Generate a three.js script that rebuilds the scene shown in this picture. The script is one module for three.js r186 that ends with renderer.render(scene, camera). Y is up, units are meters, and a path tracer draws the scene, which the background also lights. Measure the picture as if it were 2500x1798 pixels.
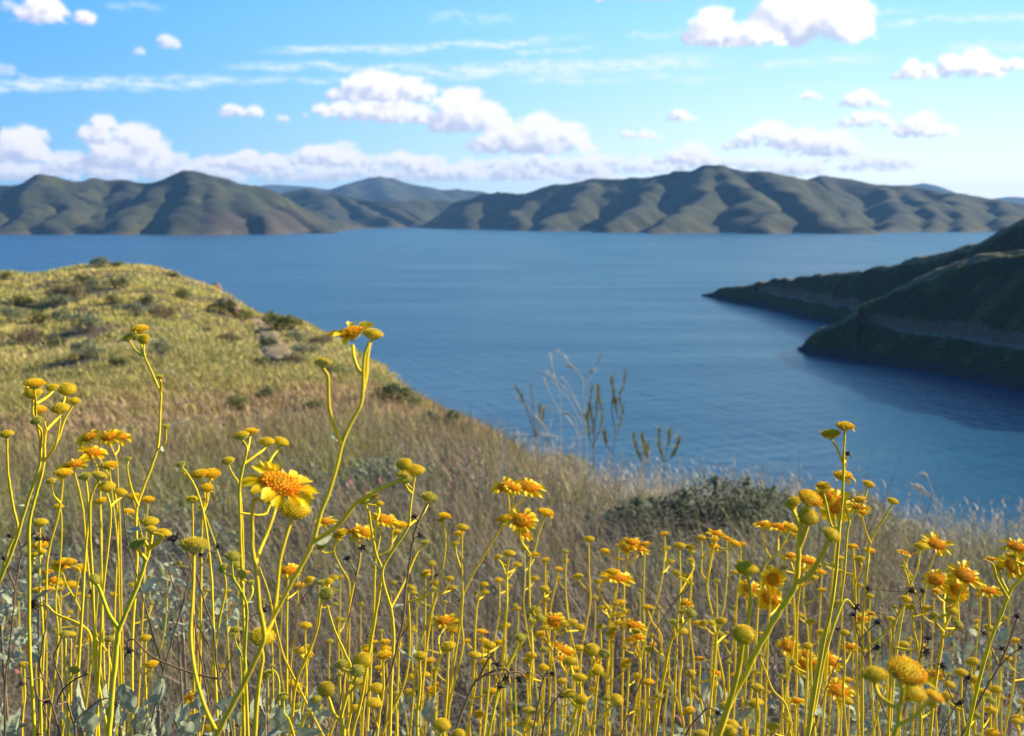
import * as THREE from 'three';
import { mergeGeometries, mergeVertices } from 'three/addons/utils/BufferGeometryUtils.js';
import { createNoise2D, createNoise3D } from 'simplex-noise';

// ------------------------------------------------------------------ camera, sky, sun, exposure
const FOV = 30, EYE = 40, PITCH = THREE.MathUtils.degToRad(6.32);
const SUN_AZ = THREE.MathUtils.degToRad(70), SUN_EL = THREE.MathUtils.degToRad(27);
const scene = new THREE.Scene();
const camera = new THREE.PerspectiveCamera(FOV, 1024 / 736, 0.05, 60000);
camera.position.set(0, EYE, 0);
camera.rotation.set(-PITCH, 0, 0);
camera.focus = 0.86;
camera.userData.fStop = 23;
camera.updateMatrixWorld(true);
const renderer = new THREE.WebGLRenderer({ antialias: true });
renderer.setSize(1024, 736);
renderer.toneMapping = THREE.LinearToneMapping;
renderer.toneMappingExposure = 1.85;
renderer.shadowMap.enabled = true;

const SUN = new THREE.Vector3(Math.sin(SUN_AZ) * Math.cos(SUN_EL), Math.sin(SUN_EL), -Math.cos(SUN_AZ) * Math.cos(SUN_EL));
const sun = new THREE.DirectionalLight(new THREE.Color(1, 0.88, 0.66), 5);
sun.name = 'sun';
sun.position.copy(SUN).multiplyScalar(300).add(new THREE.Vector3(0, EYE, 0));
sun.target.position.set(0, EYE, 0);
sun.castShadow = true;
sun.shadow.camera.left = sun.shadow.camera.bottom = -120;
sun.shadow.camera.right = sun.shadow.camera.top = 120;
sun.shadow.camera.far = 800;
sun.shadow.mapSize.set(4096, 4096);
scene.add(sun, sun.target);
scene.fog = new THREE.FogExp2(new THREE.Color(0.24, 0.54, 1.0), 0.00005);

// ------------------------------------------------------------------ helpers
function rng(seed) { return () => { seed = (seed + 0x6d2b79f5) | 0; let t = Math.imul(seed ^ (seed >>> 15), 1 | seed); t = (t + Math.imul(t ^ (t >>> 7), 61 | t)) ^ t; return ((t ^ (t >>> 14)) >>> 0) / 4294967296; }; }
const n2 = createNoise2D(rng(11)), n3 = createNoise3D(rng(12)), n2b = createNoise2D(rng(13));
const clamp = THREE.MathUtils.clamp, lerp = THREE.MathUtils.lerp, sstep = (a, b, x) => { const t = clamp((x - a) / (b - a), 0, 1); return t * t * (3 - 2 * t); };
function fbm(x, y, o = 4, f = n2) { let s = 0, a = 0.5; for (let i = 0; i < o; i++) { s += a * f(x, y); x = x * 2.03 + 17.1; y = y * 2.03 - 9.7; a *= 0.5; } return s; }
const V = (x, y, z) => new THREE.Vector3(x, y, z);
const used = new Map();
function numbered(name) { const n = used.get(name) ?? 0; used.set(name, n + 1); return n ? `${name}_${String(n).padStart(3, '0')}` : name; }
function tag(o, label, category, group, kind) {
  if (label) o.userData.label = label;
  if (category) o.userData.category = category;
  if (group) o.userData.group = group;
  if (kind) o.userData.kind = kind;
  return o;
}
function thing(name, label, category, group, pos) {
  const o = new THREE.Group(); o.name = numbered(name);
  if (pos) o.position.copy(pos);
  tag(o, label, category, group); scene.add(o); return o;
}
function part(name, geo, mat, parent) {
  const m = new THREE.Mesh(geo, mat); m.name = name; m.castShadow = m.receiveShadow = true; parent.add(m); return m;
}
function top(name, geo, mat, kind) {
  const m = new THREE.Mesh(geo, mat); m.name = numbered(name); m.userData.kind = kind; m.castShadow = m.receiveShadow = true; scene.add(m); return m;
}
// a sight line of the photograph (2500 x 1798) as a direction in the world
const FPX = 899 / Math.tan(THREE.MathUtils.degToRad(FOV / 2));
function ray(x, y) { return V((x - 1250) / FPX, -(y - 899) / FPX, -1).applyQuaternion(camera.quaternion); }
function at(x, y, d) { return ray(x, y).multiplyScalar(d).add(camera.position); }
function mesh3(pos, idx, col, uv) {
  const g = new THREE.BufferGeometry();
  g.setAttribute('position', new THREE.Float32BufferAttribute(pos, 3));
  if (col) g.setAttribute('color', new THREE.Float32BufferAttribute(col, 3));
  if (uv) g.setAttribute('uv', new THREE.Float32BufferAttribute(uv, 2));
  g.setIndex(idx); g.computeVertexNormals(); return g;
}
function grid(nu, nv, f, wrap) { // f(i, j) -> [x, y, z, r, g, b]
  const p = [], c = [], k = [];
  for (let j = 0; j <= nv; j++) for (let i = 0; i <= nu; i++) { const q = f(i, j); p.push(q[0], q[1], q[2]); c.push(q[3], q[4], q[5]); }
  for (let j = 0; j < nv; j++) for (let i = 0; i < nu; i++) { const a = j * (nu + 1) + i, b = a + 1, d = a + nu + 1, e = d + 1; k.push(a, b, e, a, e, d); }
  return mesh3(p, k, c);
}

// ------------------------------------------------------------------ sky: air, cirrus and cumulus, computed for the whole sphere
{
  const W = 4096, H = 2048, data = new Float32Array(W * H * 4), DEG = Math.PI / 180;
  const col = new Float32Array(3);
  function air(dir, el, out) {
    const g = Math.acos(clamp(dir.dot(SUN), -1, 1)) / DEG, e = Math.max(el, 0);
    const near = sstep(98, 55, g), up = 1 - Math.exp(-e / 8.5), zen = 1 - Math.exp(-Math.max(0, e - 8) / 16);
    // deep blue above, paler blue low down, cyan towards the sun
    const r0 = lerp(0.27, 0.005, up), g0 = lerp(0.66, 0.27, up), b0 = 1.0;
    let r = r0 + near * lerp(0.28, 0.11, up), gg = g0 + near * lerp(0.36, 0.36, up), b = b0 + near * 0.05;
    r = lerp(r, 0.03, zen); gg = lerp(gg, 0.125, zen); b = lerp(b, 0.42, zen);
    const hz = Math.exp(-e / (1.6 + 1.9 * near)) * (0.14 + 0.98 * near);
    r = lerp(r, 1.12, hz) + 0.5 * hz * near; gg = lerp(gg, 1.14, hz) + 0.45 * hz * near; b = lerp(b, 1.16, hz) + 0.4 * hz * near;
    const glow = 0.9 * Math.exp(-g / 13);
    out[0] = r + glow; out[1] = gg + glow * 0.97; out[2] = b + glow * 0.88;
  }
  const dir = V(0, 0, 0);
  for (let y = 0; y < H; y++) {
    const el = ((y + 0.5) / H - 0.5) * 180, ce = Math.cos(el * DEG), se = Math.sin(el * DEG);
    for (let x = 0; x < W; x++) {
      const a = ((x + 0.5) / W - 0.5) * 2 * Math.PI;
      dir.set(Math.cos(a) * ce, se, Math.sin(a) * ce);
      air(dir, el, col);
      const o = (y * W + x) * 4;
      if (el < 0) { data[o] = 0.1; data[o + 1] = 0.13; data[o + 2] = 0.16; } else { data[o] = col[0]; data[o + 1] = col[1]; data[o + 2] = col[2]; }
      data[o + 3] = 1;
    }
  }
  const PD = W / 360; // texels per degree
  // azimuth (degrees to the right of the view), elevation -> texel
  const tx = (az) => ((((az - 90) / 360 + 0.5) % 1) + 1) % 1 * W, ty = (el) => (el / 180 + 0.5) * H;
  const azOf = (X) => Math.atan((X - 1134) / 3043.5) / DEG, elOf = (Y) => (478.6 - Y) / 3043.5 / DEG; // from the photograph at 2268 wide
  function blend(px, py, r, g, b, al) {
    const x = ((px % W) + W) % W; if (py < H / 2 || py >= H) return;
    const o = (py * W + x) * 4; data[o] = lerp(data[o], r, al); data[o + 1] = lerp(data[o + 1], g, al); data[o + 2] = lerp(data[o + 2], b, al);
  }
  // one cumulus: rounded lobes heaped on a flat base, lit from the sun's side
  function cumulus(az, el, hw, hh, seed, dense = 1) {
    const R = rng(seed), lobes = [], n = Math.round(4 + (hw / hh) * 3.2 + hw * 2.2);
    for (let i = 0; i < n; i++) {
      const u = (R() * 2 - 1), prof = Math.pow(1 - Math.abs(u) ** 1.8, 0.7), r = hh * (0.46 + 0.46 * R()) * (0.42 + 0.66 * prof);
      lobes.push([u * (hw - r * 0.7), -hh * 0.72 + r * 0.45 + R() ** 1.3 * prof * hh * 1.1, r * (1.15 + 0.45 * R()), r]);
    }
    const s = 1.15 / hh, heap = (X, Y, v, w) => { // the lobes, bent by noise
      let f = -1; const xx = X + v * hh * 0.34, yy = Y + w * hh * 0.3;
      for (const l of lobes) { const q = 1 - Math.hypot((xx - l[0]) / l[2], (yy - l[1]) / l[3]); if (q > f) f = q + Math.max(0, 0.25 - (q - f)) * 0.1; else if (q > f - 0.25) f += (0.25 - (f - q)) * 0.12; }
      return f;
    };
    const sl = az > 63 || az < -117 ? -1 : 1;
    for (let py = Math.floor(ty(el - hh * 1.35)); py <= ty(el + hh * 1.7); py++) for (let i = Math.floor(-hw * 1.35 * PD); i <= hw * 1.35 * PD; i++) {
      const X = i / PD, Y = (py + 0.5 - ty(el)) / PD, w = fbm(X * s + seed * 3.7, Y * s * 1.25, 5), v = fbm(X * s * 0.9 - seed * 1.3, Y * s + 40, 4, n2b), f0 = heap(X, Y, v, w);
      let f = f0 + w * 0.5; const base = (-hh * (0.66 + 0.1 * v) - Y) / hh; if (base > 0) f -= base * 3.4; if (f <= 0) continue;
      const al = sstep(0, 0.34, f) * 0.98 * dense; if (al < 0.01) continue;
      const g = f0 - heap(X + sl * hh * 0.42, Y + hh * 0.4, v, w), lit = clamp(0.56 + g * 0.5 + (Y / hh) * 0.36 + sl * (X / hw) * 0.16 + w * 0.22, 0, 1), L = sstep(0.14, 0.72, lit), warm = sstep(-40, 40, az);
      blend(Math.round(tx(az)) + i, py, lerp(0.6, lerp(1.06, 1.22, warm), L), lerp(0.65, lerp(1.02, 1.21, warm), L), lerp(0.87, lerp(1.07, 1.22, warm), L), al);
    }
  }
  // cirrus: long thin streaks, combed along the wind
  function cirrus(az0, el0, az1, el1, wd, al, seed) {
    const n = Math.ceil((az1 - az0) * PD);
    for (let i = 0; i <= n; i++) {
      const t = i / n, az = lerp(az0, az1, t), e = lerp(el0, el1, t) + 0.12 * n2(t * 3, seed), w = wd * (0.6 + 0.5 * Math.abs(n2(t * 5, seed + 9)));
      for (let py = Math.floor(ty(e - w * 1.4)); py <= ty(e + w * 1.4); py++) {
        const y = (py + 0.5 - ty(e)) / PD / w, q = Math.max(0, 1 - y * y) * sstep(0, 0.18, t) * sstep(1, 0.75, t);
        const comb = 0.45 + 0.75 * fbm(az * 0.55 + seed, (py / PD) * 5.5 + az * 0.3, 4) + 0.25 * n2(az * 2.2, py / PD * 9 + seed);
        const k = clamp(q * comb * al, 0, 0.85); if (k > 0.005) blend(Math.round(tx(az)), py, 0.93, 1.03, 1.08, k);
      }
    }
  }
  const ci = (X0, Y0, X1, Y1, w, al, s) => cirrus(azOf(X0), elOf(Y0), azOf(X1), elOf(Y1), w / 53, al, s);
  ci(560, 132, 1330, 96, 12, 1.25, 1); ci(-120, 222, 560, 186, 20, 1.2, 2); ci(420, 196, 800, 184, 10, 0.9, 3); ci(480, 162, 1000, 158, 12, 1.0, 4);
  ci(860, 168, 1660, 150, 24, 1.25, 5); ci(1120, 126, 1330, 120, 8, 0.9, 6); ci(1640, 158, 1960, 150, 13, 0.9, 7); ci(1890, 78, 2400, 82, 10, 1.0, 8);
  ci(1900, 62, 2010, 54, 9, 0.8, 9); ci(2040, 140, 2500, 128, 16, 0.9, 10); ci(940, 50, 1160, 58, 16, 0.55, 11); ci(240, 46, 390, 44, 13, 0.45, 12);
  ci(1370, 92, 1530, 92, 10, 0.7, 13); ci(1080, 188, 1660, 178, 12, 0.75, 14); ci(2050, 285, 2500, 283, 6, 0.7, 15); ci(1700, 200, 2300, 236, 8, 0.35, 16);
  const Rb = rng(77);
  for (let k = 0; k < 34; k++) { const a = -180 + 360 * Rb(), e = 7 + 26 * Rb(), l = 8 + 22 * Rb(); if (a + l > -26 && a < 26 && e < 13) continue; cirrus(a, e, a + l, e + 0.6, 0.25 + 0.5 * Rb(), 0.5 + 0.6 * Rb(), 100 + k); }
  const cu = (X, Y, hw, hh, s, dn) => cumulus(azOf(X), elOf(Y), hw / 53, hh / 53, s, dn);
  // the far bank low over the hills, then nearer clouds in front of it
  const Rc = rng(5);
  for (let X = -60; X < 1330; X += 24) cu(X + 14 * Rc(), 392 - 40 * Rc() * sstep(-200, 500, X), 32 + 40 * Rc(), 13 + 13 * Rc(), 300 + X, 0.75);
  for (let X = 1340; X < 1980; X += 62) cu(X + 30 * Rc(), 380 - 26 * Rc(), 44 + 30 * Rc(), 9 + 10 * Rc(), 900 + X, 0.85);
  cu(70, 342, 74, 36, 21); cu(300, 345, 120, 50, 22); cu(250, 305, 66, 32, 23); cu(560, 362, 90, 24, 24); cu(720, 352, 80, 26, 25); cu(900, 366, 80, 24, 26); cu(1010, 384, 90, 22, 27);
  cu(740, 252, 62, 19, 31); cu(870, 252, 120, 34, 32); cu(855, 208, 128, 33, 33); cu(1040, 262, 96, 48, 34); cu(1180, 304, 138, 52, 35);
  cu(1210, 360, 50, 17, 36); cu(1305, 370, 36, 20, 37);
  cu(1785, 58, 138, 84, 41); cu(1568, 82, 56, 46, 42); cu(1650, 100, 80, 26, 43); cu(1450, 2, 140, 24, 44);
  cu(118, 64, 58, 30, 45); cu(206, 73, 20, 16, 46); cu(40, 56, 22, 12, 47, 0.5); cu(386, 115, 26, 18, 48, 0.8); cu(321, 138, 15, 9, 49, 0.6); cu(20, 186, 50, 14, 50, 0.4);
  cu(2130, 166, 72, 38, 51); cu(2010, 179, 46, 19, 52); cu(2222, 175, 26, 13, 53); cu(2290, 170, 36, 24, 54);
  cu(1902, 236, 56, 21, 55); cu(1776, 225, 30, 8, 56); cu(1505, 263, 33, 16, 57); cu(1908, 278, 64, 19, 58); cu(2030, 293, 72, 28, 59); cu(1412, 304, 52, 10, 60);
  cu(1690, 313, 92, 31, 61); cu(1815, 326, 92, 36, 62); cu(1520, 352, 70, 22, 63); cu(540, 253, 48, 18, 64); cu(630, 271, 17, 8, 65, 0.7);
  // the rest of the sky carries the same kind of clouds
  for (let k = 0; k < 110; k++) {
    const a = -180 + 360 * Rc(), e = 1.5 + 24 * Rc() ** 1.6, sz = 0.4 + 1.8 * Rc();
    if (a > -25 && a < 25 && e < 12) continue;
    cumulus(a, e, sz * (1 + Rc()), sz * 0.55, 2000 + k);
  }
  for (let k = 0; k < 150; k++) { const a = 27 + 306 * Rc(); cumulus(a, 1.6 + 1.2 * Rc(), 0.6 + 1.2 * Rc(), 0.3 + 0.35 * Rc(), 3000 + k, 0.8); }
  for (let i = 0; i < data.length; i++) if (i % 4 < 3) data[i] *= 0.57;
  const sky = new THREE.DataTexture(data, W, H, THREE.RGBAFormat, THREE.FloatType);
  sky.mapping = THREE.EquirectangularReflectionMapping; sky.magFilter = THREE.LinearFilter; sky.needsUpdate = true;
  scene.background = sky; scene.environment = sky;
}

// ------------------------------------------------------------------ the land
// near slope: a spur that falls away to the lake, its skyline read from the photograph (2268 px wide: x, y, metres off)
const CREST = [[-500, 585, 96], [0, 596, 84], [60, 606, 83], [110, 600, 82], [170, 580, 81], [260, 576, 80], [330, 580, 78], [420, 617, 75], [490, 643, 71], [530, 671, 68], [560, 694, 65], [600, 698, 62], [660, 706, 58],
  [700, 728, 53], [780, 776, 43], [860, 826, 34], [960, 888, 26], [1060, 932, 20], [1150, 975, 15], [1240, 1008, 11.5], [1330, 1026, 10], [1420, 1040, 9.2], [1500, 1044, 9], [1650, 1046, 8.8], [1800, 1062, 8.2], [1900, 1086, 7.8],
  [2000, 1118, 7.4], [2100, 1136, 7.2], [2268, 1140, 7], [2700, 1165, 6.6]];
const CR = CREST.map(([x, y, d]) => { const q = at(x * 2500 / 2268, y * 2500 / 2268, d).sub(camera.position); return { th: Math.atan2(q.x, -q.z), r: Math.hypot(q.x, q.z), t: -q.y / Math.hypot(q.x, q.z) }; });
const AW = [{ th: -Math.PI, r: 70, t: -0.02 }, { th: -1.6, r: 90, t: 0.01 }, ...CR, { th: 0.9, r: 7, t: 0.2 }, { th: 1.8, r: 9, t: 0.15 }, { th: 2.5, r: 40, t: 0 }, { th: Math.PI, r: 70, t: -0.02 }];
const CT = (() => { // the skyline as smooth tables over the direction
  const N = 3600, lr = new Float32Array(N), tt = new Float32Array(N);
  for (let n = 0; n < N; n++) {
    const th = (n / N * 2 - 1) * Math.PI; let i = 1; while (i < AW.length - 1 && AW[i].th < th) i++;
    const a = AW[i - 1], b = AW[i], k = clamp((th - a.th) / (b.th - a.th), 0, 1); lr[n] = lerp(Math.log(a.r), Math.log(b.r), k); tt[n] = lerp(a.t, b.t, k);
  }
  const soft = (f, w) => { const o = new Float32Array(N); for (let n = 0; n < N; n++) { let s = 0, q = 0; for (let k = -3 * w; k <= 3 * w; k++) { const g = Math.exp(-k * k / (2 * w * w)); s += g * f[(n + k + N) % N]; q += g; } o[n] = s / q; } return o; };
  return { N, lr: soft(lr, 8), tt: soft(tt, 3), wide: soft(lr, 130) };
})();
function look(f, th) { const x = ((th / Math.PI + 1) / 2) * CT.N, i = Math.floor(x), k = x - i; return lerp(f[(i + CT.N) % CT.N], f[(i + 1) % CT.N], k); }
function crest(th) { return [Math.exp(look(CT.lr, th)), look(CT.tt, th)]; }
const TALL = 0.3; // mean height of the grass that stands on the skyline
function groundAt(x, z) { // height above the lake
  const r = Math.hypot(x, z), th = Math.atan2(x, -z), [D, t0] = crest(th), t = t0 + TALL * lerp(1.55, 0.7, sstep(8, 20, D)) / D;
  const wd = look(CT.wide, th), first = lerp(0.0, 0.115, sstep(2.1, 4.3, wd)), c = (first + 2 / D - t) / (D * D), b = 1 / (D * D) - 2 * c * D;
  let e;
  if (r <= D) e = -(1 + first * r + b * r * r + c * r * r * r);
  else { const u = r - D; e = -t * D - t * u - (u * u) / (2 * (14 + u * 0.9)) * 0.95; }
  const far = sstep(6, 40, r) * sstep(0, 14, D - r + 22);
  return EYE + e + far * (0.2 * n2(x * 0.1, z * 0.1) + 0.05 * n2(x * 0.25, z * 0.25)) + sstep(1, 5, r) * 0.035 * n2(x * 1.3, z * 1.3);
}
// where a sight line meets the near slope
function hit(px, py, back = 0) {
  const d = ray(px, py); let s = 0.6;
  const th = Math.atan2(d.x, -d.z), [D] = crest(th), h = Math.hypot(d.x, d.z);
  while (s * h < D * 1.02 - back) { const p = d.clone().multiplyScalar(s).add(camera.position); if (p.y <= groundAt(p.x, p.z)) return V(p.x, groundAt(p.x, p.z), p.z); s *= 1.004; }
  const p = d.clone().multiplyScalar((D - back) / h).add(camera.position); return V(p.x, groundAt(p.x, p.z), p.z);
}
const speckle = (() => { // fine grain shared by the soils: litter and crumbs, no direction
  const n = 512, d = new Uint8Array(n * n * 4), R = rng(31);
  for (let i = 0; i < n * n; i++) { const x = i % n, y = (i / n) | 0, c = Math.cos, s = Math.sin, u = x / n * 2 * Math.PI, v = y / n * 2 * Math.PI; const f = n3(c(u) * 3 + 7, s(u) * 3, c(v) * 3 + s(v) * 5) * 0.35 + n3(c(u) * 9, s(u) * 9 + 3, c(v) * 9 + s(v) * 13) * 0.3; const g = 190 + 60 * (f + (R() - 0.5) * 0.9); d[i * 4] = d[i * 4 + 1] = d[i * 4 + 2] = clamp(g, 60, 255); d[i * 4 + 3] = 255; }
  const t = new THREE.DataTexture(d, n, n); t.wrapS = t.wrapT = THREE.RepeatWrapping; t.magFilter = THREE.LinearFilter; t.colorSpace = THREE.SRGBColorSpace; t.needsUpdate = true; return t;
})();
function planarUV(g, s) { const p = g.attributes.position, u = new Float32Array(p.count * 2); for (let i = 0; i < p.count; i++) { u[i * 2] = p.getX(i) / s; u[i * 2 + 1] = p.getZ(i) / s; } g.setAttribute('uv', new THREE.BufferAttribute(u, 2)); return g; }
{
  const ths = []; for (let t = -Math.PI; t < -0.62; t += 0.06) ths.push(t); for (let t = -0.62; t < 0.62; t += 0.0055) ths.push(t); for (let t = 0.62; t < Math.PI; t += 0.06) ths.push(t); ths.push(Math.PI);
  const NV = 150;
  const g = grid(ths.length - 1, NV, (i, j) => {
    const th = ths[i], [D] = crest(th), k = j / NV, r = k < 0.7 ? D * Math.pow(k / 0.7, 1.7) + 0.02 : D + 130 * Math.pow((k - 0.7) / 0.3, 1.8), x = Math.sin(th) * r, z = -Math.cos(th) * r;
    const a = fbm(x * 0.09, z * 0.09, 4), b = fbm(x * 0.8 + 9, z * 0.8, 3, n2b), green = sstep(-0.2, 0.45, a + 0.25 * b) * sstep(9, 30, r), bare = sstep(0.2, 0.5, b - a * 0.4);
    const c = [lerp(0.15, 0.16, green), lerp(0.115, 0.165, green), lerp(0.07, 0.06, green)];
    return [x, Math.max(groundAt(x, z), -3), z, lerp(c[0], 0.2, bare * 0.6), lerp(c[1], 0.14, bare * 0.6), lerp(c[2], 0.085, bare * 0.6)];
  });
  const m = top('ground', planarUV(g, 1.7), new THREE.MeshStandardMaterial({ vertexColors: true, roughness: 1, map: speckle, bumpMap: speckle, bumpScale: 0.02 }), 'structure');
  tag(m, 'grassy hillside that falls away to the lake', 'hillside');
}
let trail = [];
// the trodden trail along the edge of the spur
{
  const P = [[628, 782], [640, 800], [652, 818], [664, 840], [676, 860], [690, 882]].map(([x, y]) => hit(x, y));
  const c = new THREE.CatmullRomCurve3(P); trail = c.getPoints(120); const N = 150, pos = [], idx = [], col = [];
  for (let i = 0; i <= N; i++) {
    const p = c.getPoint(i / N), tt = c.getTangent(i / N), s = V(-tt.z, 0, tt.x).normalize();
    for (let k = 0; k <= 6; k++) { const w = (k / 6 - 0.5) * (0.62 + 0.3 * n2(i * 0.13, k > 3 ? 4 : 8)), x = p.x + s.x * w, z = p.z + s.z * w, b = 0.03 * n2(x * 2.2, z * 2.2); pos.push(x, groundAt(x, z) + (k % 6 === 0 ? -0.03 : 0.05 + b * 0.5), z); const f = fbm(x * 0.9, z * 0.9, 3); col.push(0.5 + 0.14 * f, 0.37 + 0.1 * f, 0.19 + 0.04 * f); }
  }
  for (let i = 0; i < N; i++) for (let k = 0; k < 6; k++) { const a = i * 7 + k; idx.push(a, a + 1, a + 8, a, a + 8, a + 7); }
  const m = top('dirt_path', planarUV(mesh3(pos, idx, col), 1.1), new THREE.MeshStandardMaterial({ vertexColors: true, roughness: 1, map: speckle, side: THREE.DoubleSide }), 'structure');
  tag(m, 'bare dirt trail along the edge of the grassy spur', 'path');
}
// the lake: rippled, the ripples running in all sizes under patches of wind
{
  const n = 1024, d = new Uint8Array(n * n * 4), R = rng(41), waves = [];
  for (let i = 0; i < 90; i++) { const a = 0.5 + (R() - 0.5) * 2.6, f = 6 + 190 * R() ** 1.6; waves.push([Math.round(Math.cos(a) * f), Math.round(Math.sin(a) * f), R() * 7, 1 / (8 + f)]); }
  const h = new Float32Array(n * n); let lo = 9, hi = -9;
  const sn = new Float32Array(8192); for (let i = 0; i < 8192; i++) sn[i] = Math.sin(i / 8192 * 2 * Math.PI);
  for (let y = 0; y < n; y++) for (let x = 0; x < n; x++) { let s = 0; for (const w of waves) s += w[3] * sn[(((w[0] * x + w[1] * y) * 8 + w[2] * 1300) | 0) & 8191]; h[y * n + x] = s; lo = Math.min(lo, s); hi = Math.max(hi, s); }
  for (let i = 0; i < n * n; i++) { d[i * 4] = d[i * 4 + 1] = d[i * 4 + 2] = ((h[i] - lo) / (hi - lo)) * 255; d[i * 4 + 3] = 255; }
  const bump = new THREE.DataTexture(d, n, n); bump.wrapS = bump.wrapT = THREE.RepeatWrapping; bump.magFilter = THREE.LinearFilter; bump.needsUpdate = true;
  const m = 512, q = new Uint8Array(m * m * 4);
  for (let y = 0; y < m; y++) for (let x = 0; x < m; x++) { const u = x / m * 2 * Math.PI, v = y / m * 2 * Math.PI, f = n3(Math.cos(u) * 1.4 + 3, Math.sin(u) * 1.4, Math.cos(v) * 3 + Math.sin(v) * 2.2) + 0.5 * n3(Math.cos(u) * 3, Math.sin(u) * 3 + 9, Math.cos(v) * 7 + Math.sin(v) * 6); const g = clamp(215 + 22 * f, 150, 255), o = (y * m + x) * 4; q[o] = q[o + 1] = q[o + 2] = g; q[o + 3] = 255; }
  const wind = new THREE.DataTexture(q, m, m); wind.wrapS = wind.wrapT = THREE.RepeatWrapping; wind.magFilter = THREE.LinearFilter; wind.repeat.set(0.08, 0.15); wind.needsUpdate = true;
  const pos = [], uv = [], idx = [];
  const xs = [-9000, -3000, -1000, -300, 0, 300, 1000, 3000, 9000], zs = [-14000, -6000, -3000, -1500, -700, -300, -60, 300, 2000];
  for (const z of zs) for (const x of xs) { pos.push(x, 0, z); uv.push(x / 118, z / 118); }
  for (let j = 0; j < zs.length - 1; j++) for (let i = 0; i < xs.length - 1; i++) { const a = j * xs.length + i; idx.push(a, a + xs.length, a + xs.length + 1, a, a + xs.length + 1, a + 1); }
  const w = top('lake_water', mesh3(pos, idx, null, uv), new THREE.MeshPhysicalMaterial({ color: new THREE.Color().setRGB(0.004, 0.05, 0.112), roughness: 0.36, roughnessMap: wind, ior: 1.6, bumpMap: bump, bumpScale: 0.5 }), 'structure');
  tag(w, 'blue wind-rippled lake reaching to the far hills', 'lake');
}
// ---- far hills: crest and spur lines from the photograph, eroded slopes between them
function hills(name, label, lines, box, step, slope, seed, tint, shore) {
  const segs = [];
  for (const L of lines) {
    const P = L.map(([X, Y, d]) => at(X * 2500 / 2268, Y * 2500 / 2268, d));
    for (let i = 1; i < P.length; i++) segs.push([P[i - 1], P[i]]);
  }
  const hAt = (x, z) => {
    const wx = x + 30 * n2(x * 0.0028 + seed, z * 0.0028) + 9 * n2(x * 0.009, z * 0.009 + seed), wz = z + 30 * n2(x * 0.0028, z * 0.0028 + seed + 5) + 9 * n2(x * 0.009 + 7, z * 0.009);
    let num = 0, best = -1e9, hs = [];
    for (const [a, b] of segs) {
      const dx = b.x - a.x, dz = b.z - a.z, t = clamp(((wx - a.x) * dx + (wz - a.z) * dz) / (dx * dx + dz * dz), 0, 1);
      const dist = Math.hypot(wx - a.x - dx * t, wz - a.z - dz * t), y = lerp(a.y, b.y, t), k = dist < 30 ? dist * dist / 60 : dist - 15;
      const h = y - k * slope * (1 - 0.2 * clamp(dist / 900, 0, 1)); if (h > best) best = h; hs.push(h);
    }
    for (const h of hs) if (h > best - 60) num += Math.exp((h - best) / 5);
    let h = best + 5 * Math.log(num) * 0.5;
    const mid = sstep(4, 60, h) * sstep(0, 45, best - h + 45);
    const gul = Math.abs(n2(x * 0.0034 + seed * 2, z * 0.0026)) + 0.28 * Math.abs(n2(x * 0.011, z * 0.009 + seed));
    h += mid * (9 * (gul - 0.45)) + 3 * fbm(x * 0.02, z * 0.02, 3);
    return h;
  };
  const [x0, x1, z0, z1] = box, nu = Math.round((x1 - x0) / step), nv = Math.round((z1 - z0) / step);
  const g = grid(nu, nv, (i, j) => {
    const x = lerp(x0, x1, i / nu), z = lerp(z0, z1, j / nv), h = hAt(x, z);
    const a = fbm(x * 0.006, z * 0.006, 4, n2b), b = fbm(x * 0.05, z * 0.05, 2), grass = sstep(-0.25, 0.35, a + b * 0.5), rim = sstep(9 + 5 * a, 2, h);
    let c = [lerp(0.03, 0.095, grass), lerp(0.041, 0.099, grass), lerp(0.019, 0.038, grass)];
    const t = tint ? tint(x, z, h, a) : 0; // reddish burnt or bare ground
    c = c.map((v, k) => lerp(lerp(v, [0.1, 0.07, 0.058][k], t), [0.2, 0.15, 0.1][k], rim * shore));
    return [x, Math.max(h, -8), z, ...c];
  });
  const m = top(name, planarUV(g, step * 24), new THREE.MeshStandardMaterial({ vertexColors: true, roughness: 1, map: speckle }), 'structure');
  tag(m, label, 'hills'); return m;
}
const sideOf = (X, z) => (X - 1134) / 3043.5 * -z;
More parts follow.
